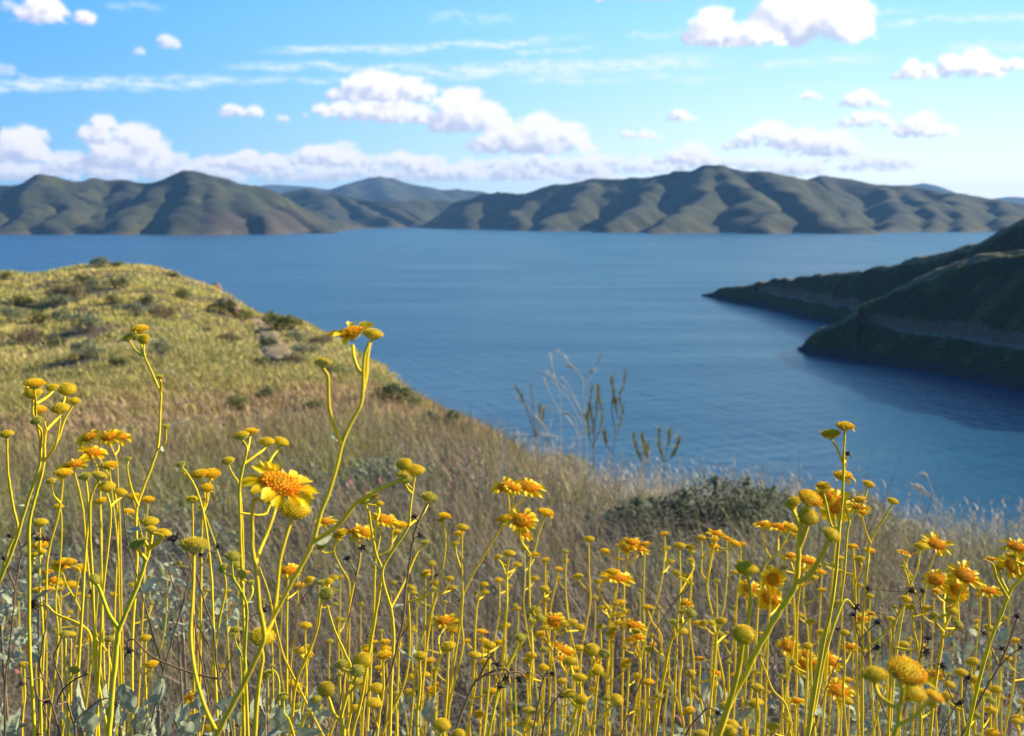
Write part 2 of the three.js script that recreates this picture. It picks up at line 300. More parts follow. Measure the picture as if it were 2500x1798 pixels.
hills('hills', 'olive green hills on the far shore with a round grassy peak', [
  [[-420, 440, 3700], [-200, 400, 3700], [-60, 412, 3650], [0, 412, 3600], [85, 390, 3550], [150, 402, 3650], [205, 395, 3750], [280, 400, 3750], [330, 411, 3700], [390, 430, 3600]],
  [[85, 390, 3550], [62, 430, 3300], [45, 480, 3080], [30, 525, 2880]], [[85, 390, 3550], [120, 430, 3350], [132, 470, 3150], [128, 524, 2900]],
  [[205, 395, 3750], [190, 430, 3550], [215, 465, 3330], [235, 500, 3060], [240, 522, 2910]], [[280, 400, 3750], [310, 440, 3480], [290, 470, 3330]], [[-60, 412, 3650], [-20, 470, 3200], [-40, 520, 2900]],
  [[361, 405, 3420], [395, 391, 3400], [425, 383, 3400], [455, 388, 3400], [500, 397, 3420], [560, 412, 3480], [620, 445, 3600], [700, 480, 3850], [760, 497, 4150], [835, 507, 4480]],
  [[425, 383, 3400], [424, 420, 3230], [418, 470, 3040], [408, 521, 2870]], [[455, 388, 3400], [492, 430, 3200], [470, 475, 3020], [448, 521, 2870]],
  [[500, 397, 3420], [545, 445, 3200], [580, 480, 3060], [600, 516, 2950]], [[560, 412, 3480], [625, 465, 3300], [690, 500, 3250], [720, 513, 3150]], [[361, 405, 3420], [330, 440, 3250], [285, 480, 3060], [258, 520, 2890]],
], [-2400, 150, -4900, -2700], 12, 0.7, 3, (x, z, h, a) => sstep(sideOf(420, z), sideOf(470, z), x) * sstep(sideOf(740, z), sideOf(640, z), x) * sstep(58 + 25 * a, 40, h) * 0.85, 0.6);
hills('hills', 'low folded hills at the head of the lake behind the inlet', [
  [[600, 440, 5200], [640, 424, 5200], [690, 418, 5200], [740, 428, 5200], [800, 440, 5100], [870, 452, 5000], [920, 470, 4950], [960, 492, 4900]],
  [[740, 428, 5200], [800, 462, 4950], [850, 485, 4800], [880, 503, 4600]], [[690, 418, 5200], [730, 460, 4900], [770, 492, 4600]], [[880, 446, 5500], [940, 440, 5700], [1000, 446, 5700], [1050, 452, 5700]],
  [[800, 440, 5100], [880, 470, 4900], [920, 496, 4700], [940, 504, 4560]],
], [-1150, 20, -6300, -4450], 14, 0.66, 8, null, 0.9);
hills('hills', 'long dark ridge on the far shore across the middle of the lake', [
  [[935, 500, 4560], [960, 484, 4600], [985, 468, 4620], [1020, 446, 4600], [1060, 430, 4550], [1100, 428, 4450], [1180, 428, 4350], [1240, 408, 4250], [1300, 398, 4200], [1390, 395, 4100], [1450, 393, 4050], [1500, 383, 4000], [1560, 370, 3950], [1600, 370, 3920], [1650, 380, 3900], [1700, 385, 3880], [1790, 403, 3900]],
  [[1060, 430, 4550], [1050, 470, 4300], [1035, 505, 4150]], [[1200, 422, 4330], [1160, 455, 4150], [1150, 490, 3850], [1105, 508, 3900]],
  [[1300, 398, 4200], [1290, 440, 3950], [1240, 480, 3750], [1215, 511, 3550]], [[1450, 393, 4050], [1440, 430, 3800], [1400, 470, 3500], [1335, 498, 3350], [1300, 513, 3350]],
  [[1560, 370, 3950], [1575, 410, 3700], [1560, 450, 3450], [1490, 490, 3200], [1440, 516, 3080]],
  [[1600, 370, 3920], [1650, 420, 3600], [1690, 465, 3320], [1705, 518, 3000]], [[1700, 385, 3880], [1770, 435, 3560], [1830, 475, 3250], [1880, 505, 3080], [1905, 517, 2990]],
], [-800, 900, -5400, -2850], 12, 0.68, 17, null, 0.5);
hills('hills', 'blue hazy ridge with a small pointed top behind the far shore', [
  [[1760, 408, 4600], [1790, 402, 4600], [1825, 390, 4600], [1870, 397, 4550], [1960, 410, 4500], [2010, 413, 4450], [2110, 430, 4300], [2160, 437, 4300], [2260, 450, 4300], [2400, 470, 4300]],
  [[1825, 390, 4600], [1850, 440, 4200], [1880, 490, 3700], [1910, 515, 3400]], [[1960, 410, 4500], [1990, 450, 4100], [1980, 500, 3500], [1985, 519, 3250]], [[2010, 413, 4450], [2060, 450, 4000], [2070, 490, 3600], [2060, 520, 3250]], [[2110, 430, 4300], [2140, 470, 3800], [2160, 521, 3200]],
  [[2200, 440, 4300], [2250, 480, 3700], [2260, 521, 3200]],
], [650, 2000, -5300, -3000], 13, 0.62, 23, null, 0.6);
hills('mountains', 'distant blue dome-shaped mountain beyond the inlet', [
  [[640, 436, 9000], [700, 434, 9000], [752, 424, 9000], [785, 402, 9000], [815, 394, 9000], [840, 391, 9000], [870, 396, 9000], [905, 410, 9000], [945, 416, 9000], [975, 421, 9000], [1010, 420, 9000], [1050, 424, 9000], [1120, 432, 9000]],
  [[840, 391, 9000], [860, 425, 8300], [880, 450, 7800]], [[785, 402, 9000], [770, 440, 8300]], [[945, 416, 9000], [960, 445, 8200]],
], [-2200, 500, -10200, -6800], 34, 0.4, 31, null, 0);
hills('mountains', 'low blue mountains on the horizon under the clouds', [
  [[-500, 425, 13000], [-60, 414, 13000], [40, 409, 13000], [300, 425, 13000], [480, 425, 13000], [600, 408, 13000], [680, 414, 13000], [740, 420, 13000], [860, 430, 13000], [1500, 432, 13000], [1900, 425, 13000], [2020, 410, 13000], [2045, 405, 13000], [2075, 413, 13000], [2120, 430, 13000], [2200, 440, 13000], [2240, 436, 13000], [2300, 440, 13000], [2600, 430, 13000]],
], [-8000, 7500, -14200, -11500], 90, 0.36, 41, null, 0);
// ---- the two headlands that run out from the shore on this side, a road cut along them
const scrub = [];
function headland(label, cols, w0, seed) {
  // cols: photograph column x, shore y, skyline y, road y (0: no road here)
  const C = cols.map(([X, ys, yc, yr]) => { const xx = X * 2500 / 2268; const ds = EYE / ((s) => -s.y / Math.hypot(s.x, s.z))(ray(xx, ys * 2500 / 2268)); const u = ray(xx, 899), th = Math.atan2(u.x, -u.z), T = (y) => { const q = ray(xx, y * 2500 / 2268); return -q.y / Math.hypot(q.x, q.z); }; return { th, ds, tc: T(yc), tr: yr ? T(yr) : 0 }; });
  const prof = (th) => { let i = 1; while (i < C.length - 1 && C[i].th < th) i++; const a = C[i - 1], b = C[i], k = clamp((th - a.th) / (b.th - a.th), 0, 1); return { ds: lerp(a.ds, b.ds, k), tc: lerp(a.tc, b.tc, k), tr: a.tr && b.tr ? lerp(a.tr, b.tr, k) : 0 }; };
  const th0 = C[0].th, th1 = C[C.length - 1].th, N = 420, M = 110;
  const make = (th) => {
    const { ds, tc, tr } = prof(th), cl = (EYE - tc * ds) , pts = [[-12, -4], [0, -0.2], [1.4, 0.9]];
    // crest: go back from the shore until the slope meets the skyline's sight line
    const s = 0.62, dist = Math.max(0.5, (EYE - tc * ds) / (s + tc)), hc = EYE - tc * (ds + dist);
    if (tr) { const dr = Math.max(2, (EYE - tr * ds) / (s + tr)), hr = EYE - tr * (ds + dr); if (hr < hc - 3.5) { const cut = Math.min(3.6, (hc - hr) * 0.5); pts.push([dr, hr], [dr + 4.6, hr + 0.1], [dr + 6.2, hr + cut]); const s2 = 0.56, k = Math.max(3, (EYE - tc * (ds + dr + 6.2) - hr - cut) / (s2 + tc)); pts.push([dr + 6.2 + k, hr + cut + s2 * k]); } else pts.push([dist, Math.max(hc, 1)]); } else pts.push([Math.max(dist, 1.6), Math.max(hc, 1)]);
    const top0 = pts.pop(), pre = pts[pts.length - 1]; pts.push([lerp(pre[0], top0[0], 0.78), lerp(pre[1], top0[1], 0.93)], top0); const L = top0; pts.push([L[0] + w0 * 0.25, L[1] + 0.2 * (tc > 0.05 ? -1 : -0.6) * w0 * 0.25]); const e = pts[pts.length - 1]; pts.push([e[0] + Math.max(10, e[1] / 0.52), -5]);
    const cum = [0]; for (let i = 1; i < pts.length; i++) cum.push(cum[i - 1] + Math.hypot(pts[i][0] - pts[i - 1][0], pts[i][1] - pts[i - 1][1]));
    return { ds, pts, cum, road: pts.length > 8 };
  };
  const g = grid(N, M, (i, j) => {
    const th = lerp(th0, th1, i / N), q = make(th), s = Math.pow(j / M, 1.0) * q.cum[q.cum.length - 1]; let k = 1; while (k < q.cum.length - 1 && q.cum[k] < s) k++;
    const f = clamp((s - q.cum[k - 1]) / Math.max(1e-6, q.cum[k] - q.cum[k - 1]), 0, 1), d = q.ds + lerp(q.pts[k - 1][0], q.pts[k][0], f); let h = lerp(q.pts[k - 1][1], q.pts[k][1], f);
    const onRoad = q.road && k === 4, cut = q.road && k === 5, x = Math.sin(th) * d, z = -Math.cos(th) * d, crestK = q.road ? 7 : 4;
    const fade = sstep(0.5, 4, h) * (onRoad ? 0.1 : 1) * (k === crestK ? 1 - 0.75 * sstep(0.7, 1, f) : 1);
    h += fade * (1.0 * n2(x * 0.045 + seed, z * 0.045) + 0.35 * n2(x * 0.16, z * 0.16 + seed)) + (cut ? 0.5 * n2(x * 0.5, z * 0.5) : 0);
    const a = fbm(x * 0.06, z * 0.06, 4, n2b), gr = sstep(0.05, 0.45, a);
    let c = [lerp(0.15, 0.27, gr), lerp(0.125, 0.21, gr), lerp(0.036, 0.055, gr)];
    if (onRoad) c = [0.52, 0.42, 0.28]; else if (cut) c = [0.44 + 0.08 * a, 0.26 + 0.05 * a, 0.15]; else if (k <= 3 && h < 2.4 + a) c = [0.13, 0.095, 0.07];
    else if (k >= crestK) c = [0.36, 0.3, 0.13];  // crest painted paler, a sunlit rim put into the colour
    if (!onRoad && !cut && h > 2.5 && i % 2 === 0 && j % 2 === 0 && k <= crestK) scrub.push([x, h, z, k === crestK ? 1 : 0]);
    return [x, h, z, ...c];
  });
  const m = top('headland', planarUV(g, 9), new THREE.MeshStandardMaterial({ vertexColors: true, roughness: 1, map: speckle, bumpMap: speckle, bumpScale: 0.25 }), 'structure');
  tag(m, label, 'headland');
}
headland('near dark headland with a road cut running down to the water', [[1766, 776, 776, 0], [1774, 779, 768, 0], [1790, 785, 752, 0], [1815, 790, 729, 0], [1840, 794, 716, 0], [1866, 797, 703, 706], [1880, 799, 696, 709], [1900, 802, 683, 713], [1930, 806, 664, 719], [1960, 811, 648, 726], [2020, 820, 618, 737], [2080, 830, 594, 746], [2150, 843, 569, 756], [2200, 854, 556, 762], [2268, 870, 550, 772], [2500, 925, 490, 800], [2900, 1010, 420, 850]], 26, 3);
headland('farther low headland ending in a narrow point in the lake', [[1552, 656, 656, 0], [1560, 657, 652, 0], [1590, 664, 641, 0], [1620, 670, 635, 0], [1632, 672, 633, 641], [1660, 677, 631, 645], [1700, 685, 622, 651], [1750, 696, 617, 660], [1800, 709, 612, 669], [1850, 719, 606, 679], [1900, 730, 599, 689], [2000, 750, 579, 709], [2100, 772, 554, 730], [2150, 784, 541, 741], [2200, 796, 514, 752], [2268, 812, 477, 768], [2500, 870, 380, 830], [2900, 950, 300, 900]], 34, 9);

// ------------------------------------------------------------------ grass, brush and ground plants
const leafMat = (r, g, b, through = 0.35, rough = 0.75) => new THREE.MeshPhysicalMaterial({ color: new THREE.Color().setRGB(r, g, b), roughness: rough, transmission: through, thickness: 0, side: THREE.DoubleSide, vertexColors: true, specularIntensity: 0.4 });
const Rg = rng(100);
// a field of bent blades in one mesh: five corners and three faces a blade
class Field {
  constructor(n) { this.p = new Float32Array(n * 15); this.c = new Float32Array(n * 15); this.k = new Uint32Array(n * 9); this.n = 0; this.max = n; }
  blade(x, y, z, h, w, az, lean, r, g, b, tipH = 1) { // lean: how far the tip goes out for its height
    if (this.n >= this.max) return; const P = this.p, C = this.c, o = this.n * 15, v = this.n * 5, q = this.n * 9, ca = Math.cos(az), sa = Math.sin(az), hw = w / 2;
    const m = 0.55, mx = x + ca * lean * h * 0.3, mz = z + sa * lean * h * 0.3, my = y + h * m * (1 - 0.1 * lean), tx = x + ca * lean * h, tz = z + sa * lean * h, ty = y + h * tipH * Math.max(0.12, 1 - 0.3 * lean * lean);
    const px = -sa * hw, pz = ca * hw;
    P[o] = x - px; P[o + 1] = y; P[o + 2] = z - pz; P[o + 3] = x + px; P[o + 4] = y; P[o + 5] = z + pz; P[o + 6] = mx - px * 0.8; P[o + 7] = my; P[o + 8] = mz - pz * 0.8; P[o + 9] = mx + px * 0.8; P[o + 10] = my; P[o + 11] = mz + pz * 0.8; P[o + 12] = tx; P[o + 13] = ty; P[o + 14] = tz;
    for (let i = 0; i < 5; i++) { C[o + i * 3] = r; C[o + i * 3 + 1] = g; C[o + i * 3 + 2] = b; }
    this.k.set([v, v + 1, v + 3, v, v + 3, v + 2, v + 2, v + 3, v + 4], q); this.n++;
  }
  build(name, label, category, mat) {
    const g = new THREE.BufferGeometry(); g.setAttribute('position', new THREE.BufferAttribute(this.p.subarray(0, this.n * 15), 3)); g.setAttribute('color', new THREE.BufferAttribute(this.c.subarray(0, this.n * 15), 3)); g.setIndex(new THREE.BufferAttribute(this.k.subarray(0, this.n * 9), 1));
    const m = new THREE.Mesh(g, mat); m.name = numbered(name); m.castShadow = m.receiveShadow = true; scene.add(m); return tag(m, label, category, null, 'stuff');
  }
}
function scatter(name, label, category, geo, mat, places) { // places: [x, y, z, turn, scale, r, g, b, tilt]
  const m = new THREE.InstancedMesh(geo, mat, places.length), M = new THREE.Matrix4(), q = new THREE.Quaternion(), e = new THREE.Euler(), c = new THREE.Color();
  places.forEach((p, i) => { e.set((p[8] ?? 0) * Math.cos(p[3] * 7), p[3], (p[8] ?? 0) * Math.sin(p[3] * 5)); M.compose(V(p[0], p[1], p[2]), q.setFromEuler(e), V(p[4], p[4], p[4])); m.setMatrixAt(i, M); m.setColorAt(i, c.setRGB(p[5], p[6], p[7])); });
  m.name = numbered(name); m.castShadow = m.receiveShadow = true; scene.add(m); tag(m, label, category, null, 'stuff'); return m;
}
// random spots of the near slope inside the view, between two distances; even in the picture rather than on the ground when bias > 0
function spots(n, r0, r1, seed, bias, keep, t0 = -0.47, t1 = 0.47) {
  const R = rng(seed), out = []; let guard = 0;
  while (out.length < n && guard++ < n * 30) {
    const th = lerp(t0, t1, R()), [D] = crest(th), u = R(), r = bias ? r0 * Math.pow(r1 / r0, u) : Math.sqrt(lerp(r0 * r0, r1 * r1, u));
    if (r > D + 1.2 + D * 0.05) continue;
    const x = Math.sin(th) * r, z = -Math.cos(th) * r; if (keep && !keep(x, z, r, D, th, R)) continue;
    out.push([x, groundAt(x, z), z, R() * 6.283, 1, 1, 1, 1, 0, r]);
  }
  return out;
}
const grassMat = leafMat(1, 1, 1, 0.3, 0.8);
const STRAW = [[0.44, 0.345, 0.165], [0.38, 0.29, 0.14], [0.31, 0.235, 0.12], [0.24, 0.18, 0.095], [0.53, 0.43, 0.22], [0.29, 0.225, 0.125]];
const GREEN = [[0.3, 0.28, 0.075], [0.36, 0.33, 0.095], [0.25, 0.255, 0.065], [0.43, 0.38, 0.12]];
const NEAR_BROWN = [[0.27, 0.205, 0.115], [0.33, 0.26, 0.15], [0.19, 0.14, 0.08], [0.41, 0.34, 0.2], [0.27, 0.25, 0.12], [0.3, 0.24, 0.15]];  // browns for the nearest grass, on the whole darker than the straw
const GREY = [[0.32, 0.25, 0.18], [0.26, 0.2, 0.145], [0.4, 0.32, 0.23]];
const HAY = [[0.5, 0.4, 0.18], [0.44, 0.34, 0.16], [0.38, 0.27, 0.13], [0.56, 0.46, 0.22]];
const pick = (a, R) => a[Math.floor(R() * a.length)];
const clear = []; // where bushes stand: no grass grows through them
const isClear = (x, z) => clear.some((c) => (c[0] - x) ** 2 + (c[1] - z) ** 2 < c[2]);

// ------------------------------------------------------------------ plant pieces
const phys = (r, g, b, rough, through = 0) => new THREE.MeshPhysicalMaterial({ color: new THREE.Color().setRGB(r, g, b), roughness: rough, transmission: through, thickness: 0, side: through ? THREE.DoubleSide : THREE.FrontSide, vertexColors: true, specularIntensity: 0.3 });
const M = {
  stem: phys(0.86, 0.62, 0.018, 0.72), stemGreen: phys(0.42, 0.46, 0.07, 0.55), head: phys(1, 1, 1, 0.7), petal: phys(1, 0.74, 0.005, 0.55, 0.4), leaf: phys(1, 1, 1, 0.85, 0.22), dry: phys(1, 1, 1, 0.85), brush: leafMat(1, 1, 1, 0.3, 0.85),
};
const CZ = new THREE.Vector3();
// a round stem through points, its radius running from r0 to r1, small swellings at its joints
function stemGeo(P, r0, r1, tone, seed, rad = 7, kink = 0) {
  const c = new THREE.CatmullRomCurve3(P, false, 'centripetal'), L = c.getLength(), n = Math.max(5, Math.min(80, (P.length - 1) * 5)), pos = [], col = [], idx = [], R = rng(seed);
  let nrm = V(1, 0, 0.3).normalize();
  for (let i = 0; i <= n; i++) {
    const t = i / n, p = c.getPoint(t), tt = c.getTangent(t); nrm.addScaledVector(tt, -nrm.dot(tt)).normalize(); const bn = CZ.crossVectors(tt, nrm).clone();
    const r = lerp(r0, r1, t) * (1 + 0.06 * n2(t * L * 90, seed * 0.37)), k = kink * r0; const ox = k * n2(t * L * 30, seed), oz = k * n2(t * L * 30 + 40, seed);
    for (let j = 0; j < rad; j++) { const a = j / rad * 6.2832, x = Math.cos(a) * r, y = Math.sin(a) * r; pos.push(p.x + nrm.x * x + bn.x * y + ox, p.y + nrm.y * x + bn.y * y, p.z + nrm.z * x + bn.z * y + oz); const v = 0.9 + 0.14 * R() + 0.16 * n2(t * L * 30, j * 0.5 + seed); col.push(tone[0] * v, tone[1] * v, tone[2] * v); }
  }
  for (let i = 0; i < n; i++) for (let j = 0; j < rad; j++) { const a = i * rad + j, b = i * rad + (j + 1) % rad; idx.push(a, b, b + rad, a, b + rad, a + rad); }
  const e = pos.length / 3; pos.push(P[P.length - 1].x, P[P.length - 1].y, P[P.length - 1].z); col.push(...tone); for (let j = 0; j < rad; j++) idx.push(n * rad + j, n * rad + (j + 1) % rad, e);
  return mesh3(pos, idx, col);
}
// disc of a flower head: florets set in spirals over a dome; width 1, facing +y
function discGeo(n, dome, fl, mid, rimc, open, seed) {
  const R = rng(seed), pos = [], col = [], idx = [];
  const core = new THREE.SphereGeometry(0.46, 20, 8, 0, 6.2832, 0, Math.PI / 2); core.scale(1, dome / 0.46 * 0.92, 1);
  const cp = core.attributes.position; for (let i = 0; i < cp.count; i++) { pos.push(cp.getX(i), cp.getY(i), cp.getZ(i)); const q = Math.hypot(cp.getX(i), cp.getZ(i)) / 0.46; for (let k = 0; k < 3; k++) col.push(lerp(mid[k], rimc[k], q) * 0.55); }
  for (let i = 0; i < core.index.count; i++) idx.push(core.index.getX(i));
  for (let i = 0; i < n; i++) {
    const f = (i + 0.5) / n, q = Math.sqrt(f), a = i * 2.39996, r = 0.47 * Math.sin(q * Math.PI / 2 * 0.99), y = dome * Math.cos(q * Math.PI / 2 * 0.99), s = fl * (0.85 + 0.3 * R()), c = f > 1 - open ? rimc : mid, v = 0.8 + 0.4 * R();
    const nx = Math.cos(a) * r / 0.22, ny = y / (dome * dome) * 1.0, nz = Math.sin(a) * r / 0.22, l = Math.hypot(nx, ny, nz), N = V(nx / l, ny / l, nz / l), T = V(-Math.sin(a), 0, Math.cos(a)), B = V(0, 0, 0).crossVectors(N, T), o = V(Math.cos(a) * r, y, Math.sin(a) * r), b = pos.length / 3;
    const len = s * (c === rimc && open > 0 ? 1.9 : 1.25) * (0.8 + 0.4 * R());
    for (const [u, w] of [[1, 0], [0, 1], [-1, 0], [0, -1]]) { const p = o.clone().addScaledVector(T, u * s * 0.62).addScaledVector(B, w * s * 0.62).addScaledVector(N, len * 0.45); pos.push(p.x, p.y, p.z); col.push(c[0] * v, c[1] * v, c[2] * v); }
    const tip = o.clone().addScaledVector(N, len), low = o.clone().addScaledVector(N, -s); pos.push(tip.x, tip.y, tip.z, low.x, low.y, low.z); for (let k = 0; k < 2; k++) col.push(c[0] * v * 1.1, c[1] * v * 1.1, c[2] * v);
    for (let k = 0; k < 4; k++) idx.push(b + k, b + (k + 1) % 4, b + 4, b + (k + 1) % 4, b + k, b + 5);
  }
  return mesh3(pos, idx, col);
}
// cup of green bracts below the disc, narrowing to the stem at y = -depth
function cupGeo(depth, seed, full) {
  const R = rng(seed), pos = [], col = [], idx = [], g = [0.5, 0.47, 0.06], prof = [[0.06, -depth], [0.09, -depth * 0.82], [0.2, -depth * 0.6], [0.42, -depth * 0.25], [0.475, 0.02]];
  const n = 14; prof.forEach(([r, y]) => { for (let j = 0; j < n; j++) { const a = j / n * 6.2832, v = 0.85 + 0.3 * R(); pos.push(Math.cos(a) * r, y, Math.sin(a) * r); col.push(g[0] * v, g[1] * v, g[2] * v); } });
  for (let i = 0; i < prof.length - 1; i++) for (let j = 0; j < n; j++) { const a = i * n + j, b = i * n + (j + 1) % n; idx.push(a, a + n, b + n, a, b + n, b); }
  for (let w = 0; w < (full ? 3 : 2); w++) for (let i = 0; i < (full ? 13 : 9); i++) { // bracts
    const a = (i + w * 0.5 + 0.3 * R()) / (full ? 13 : 9) * 6.2832, r0 = [0.43, 0.34, 0.24][w], y0 = -depth * [0.25, 0.45, 0.62][w], r1 = r0 + 0.1 + 0.05 * R(), y1 = y0 + 0.2 + 0.06 * R(), h = 0.075, b = pos.length / 3, v = 0.8 + 0.5 * R(), ca = Math.cos(a), sa = Math.sin(a);
    pos.push(ca * r0 - sa * h, y0, sa * r0 + ca * h, ca * r0 + sa * h, y0, sa * r0 - ca * h, ca * (r0 + 0.06), (y0 + y1) / 2, sa * (r0 + 0.06), ca * r1, y1, sa * r1); for (let k = 0; k < 4; k++) col.push(0.55 * v, 0.5 * v, 0.09 * v);
    idx.push(b, b + 1, b + 2, b, b + 2, b + 3, b + 1, b + 3, b + 2);
  }
  return mesh3(pos, idx, col);
}
// one ray petal: notched, ribbed, its base at the origin, reaching along +x
function petalGeo(seed) {
  const R = rng(seed), pos = [], col = [], idx = [], nu = 7, nv = 4, droop = 0.05 + 0.42 * R(), cup = 0.18 + 0.2 * R(), tw = (R() - 0.5) * 0.7;
  for (let i = 0; i <= nu; i++) for (let j = 0; j <= nv; j++) {
    const t = i / nu, u = j / nv * 2 - 1, w = 0.19 * Math.min(1, 0.3 + 1.25 * t) * (1 - 0.38 * sstep(0.72, 1, t)), notch = i === nu ? 0.07 * Math.cos(u * Math.PI * 2.2) - 0.04 * u * u : 0, x = t * 0.56 + notch, y = 0.16 * t - droop * t * t * 0.62 + cup * w * u * u * 2 + 0.012 * Math.cos(u * 7) + tw * u * w * t;
    const v = 0.88 + 0.16 * R(); pos.push(x, y, u * w); col.push(v, v * lerp(0.86, 1.02, t), v);
  }
  for (let i = 0; i < nu; i++) for (let j = 0; j < nv; j++) { const a = i * (nv + 1) + j, b = a + nv + 1; idx.push(a, b, b + 1, a, b + 1, a + 1); }
  return mesh3(pos, idx, col);
}
const PETALS = [1, 2, 3, 4, 5, 6].map(petalGeo);
const OLIVE = [0.92, 0.66, 0.03], GOLD = [1.0, 0.7, 0.012], ORANGE = [1.0, 0.52, 0.008], DEEP = [1.0, 0.36, 0.005], LIME = [0.62, 0.54, 0.06];
const DISC = { // by kind: unopened, opening at the rim, in flower, spent dark
  b: [21, 22, 23].map((s) => discGeo(150, 0.28, 0.042, OLIVE, GOLD, 0.35, s)), o: [31, 32].map((s) => discGeo(130, 0.21, 0.05, GOLD, ORANGE, 0.6, s)), f: [41, 42].map((s) => discGeo(120, 0.24, 0.058, ORANGE, DEEP, 0.55, s)), v: [51, 52].map((s) => discGeo(160, 0.27, 0.036, OLIVE, [0.5, 0.4, 0.03], 0, s)), g: [61, 62].map((s) => discGeo(70, 0.3, 0.06, LIME, [0.55, 0.48, 0.05], 0.2, s)),
};
const CUP = [71, 72, 73].map((s) => cupGeo(0.33, s, true)), CUPS = [74, 75].map((s) => cupGeo(0.38, s, false));
const smallMat = M.head;
const SMALL = {}; // heads too small in the picture to show their parts: one piece
for (const k of Object.keys(DISC)) SMALL[k] = [0, 1].map((i) => mergeGeometries([discGeo(k === 'f' ? 40 : 48, k === 'f' || k === 'o' ? 0.19 : 0.26, 0.075, ...({ b: [[0.6, 0.44, 0.03], GOLD, 0.4], o: [GOLD, ORANGE, 0.6], f: [ORANGE, DEEP, 0.5], v: [OLIVE, OLIVE, 0], g: [LIME, LIME, 0.1] }[k]), 80 + i), cupGeo(0.34, 90 + i, false)]));
const COROLLA = [0, 1, 2].map((i) => { const gs = [], R = rng(140 + i); for (let k = 0; k < 11; k++) { const g = PETALS[(k + i) % 6].clone(); g.rotateZ((R() - 0.45) * 0.7); g.translate(0.36, -0.02, 0); g.rotateY(k / 11 * 6.2832 + R() * 0.3); gs.push(g); } return mergeGeometries(gs); });
// dried head: a knot of dark curled bracts
const DEADHEAD = [0, 1, 2].map((i) => {
  const R = rng(160 + i), gs = []; const core = new THREE.IcosahedronGeometry(0.26, 1); const cc = new Float32Array(core.attributes.position.count * 3); for (let q = 0; q < cc.length; q += 3) { const v = 0.03 + 0.03 * R(); cc[q] = v; cc[q + 1] = v * 0.75; cc[q + 2] = v * 0.6; } const cg = new THREE.BufferGeometry(); cg.setAttribute('position', core.attributes.position); cg.setAttribute('color', new THREE.BufferAttribute(cc, 3)); cg.setIndex([...Array(core.attributes.position.count).keys()]); cg.computeVertexNormals(); gs.push(cg);
  for (let k = 0; k < 13; k++) { const a = R() * 6.283, e = R() * 2 - 0.7, d = V(Math.cos(a), e, Math.sin(a)).normalize(), P = [0, 1, 2, 3].map((t) => d.clone().multiplyScalar(0.18 + t * 0.13).add(V(0.05 * Math.sin(t * 2 + k), -0.05 * t * t * 0.4 + 0.05 * Math.cos(t + k), 0.05 * Math.cos(t * 2 + k)))); const v = 0.03 + 0.06 * R(); gs.push(stemGeo(P, 0.075, 0.015, [v * 1.25, v, v * 0.8], 170 + k, 4)); }
  return mergeGeometries(gs);
});
// grey felted leaf: ovate, folded along its midrib, edge a little wavy; base at the origin, reaching along +x, length 1
function leafGeo(seed) {
  const R = rng(seed), pos = [], col = [], idx = [], nu = 10, nv = 6, fold = 0.12 + 0.35 * R(), curl = (R() - 0.3) * 1.1, wav = 0.025 + 0.045 * R(), wid = 0.15 + 0.1 * R(), ph = R() * 6, tw = (R() - 0.5) * 1.1;
  for (let i = 0; i <= nu; i++) for (let j = 0; j <= nv; j++) {
    const t = i / nu, u = j / nv * 2 - 1, w = t < 0.22 ? 0.018 + 0.03 * t : lerp(0.026, wid, Math.pow(Math.sin(Math.PI * Math.pow((t - 0.22) / 0.78, 0.62)), 0.9)) * (1 - 0.2 * sstep(0.85, 1, t)), ww = i === nu ? 0.008 : w;
    const y = fold * Math.abs(u) * ww + wav * Math.sin(t * 15 + ph + u * 2) * Math.abs(u) * sstep(0.2, 0.5, t) - curl * t * t * 0.5, q = tw * t; const yy = y - 0.012 * (1 - Math.abs(u)) * (1 - t);
    pos.push(t * (1 - 0.1 * Math.abs(curl)), yy * Math.cos(q) + u * ww * Math.sin(q), u * ww * Math.cos(q) - yy * Math.sin(q)); const v = 0.92 + 0.12 * R() + (j === nv / 2 ? 0.07 : 0); col.push(0.36 * v, 0.4 * v, 0.26 * v);
  }
  for (let i = 0; i < nu; i++) for (let j = 0; j < nv; j++) { const a = i * (nv + 1) + j, b = a + nv + 1; idx.push(a, b, b + 1, a, b + 1, a + 1); }
  return mesh3(pos, idx, col);
}
const LEAVES = [201, 202, 203, 204, 205, 206, 207, 208].map(leafGeo);
const YUP = V(0, 1, 0);
function place(o, p, up, s, spin = 0) { o.position.copy(p); o.quaternion.setFromUnitVectors(YUP, up).multiply(new THREE.Quaternion().setFromAxisAngle(YUP, spin)); o.scale.setScalar(s); return o; }

// ------------------------------------------------------------------ stalks read from the photograph
// Positions are read off enlarged quarters of the photograph: A..H are those quarters, each enlarged about three times.
const QUARTER = { A: [0, 700, 2.9657], B: [600, 700, 2.9657], C: [1200, 800, 2.9657], D: [1800, 900, 2.9657], E: [0, 1250, 2.9757], F: [600, 1250, 2.9757], G: [1200, 1250, 2.9757], H: [1800, 1250, 2.9757] };
let stalkSeed = 1000; const PIX = 1 / FPX;
function readPath(q, text) { const [x0, y0, k] = QUARTER[q]; return text.trim().split(/\s+/).map((s) => { const [a, b] = s.split(','); return [x0 + a / k, y0 + b / k]; }); }
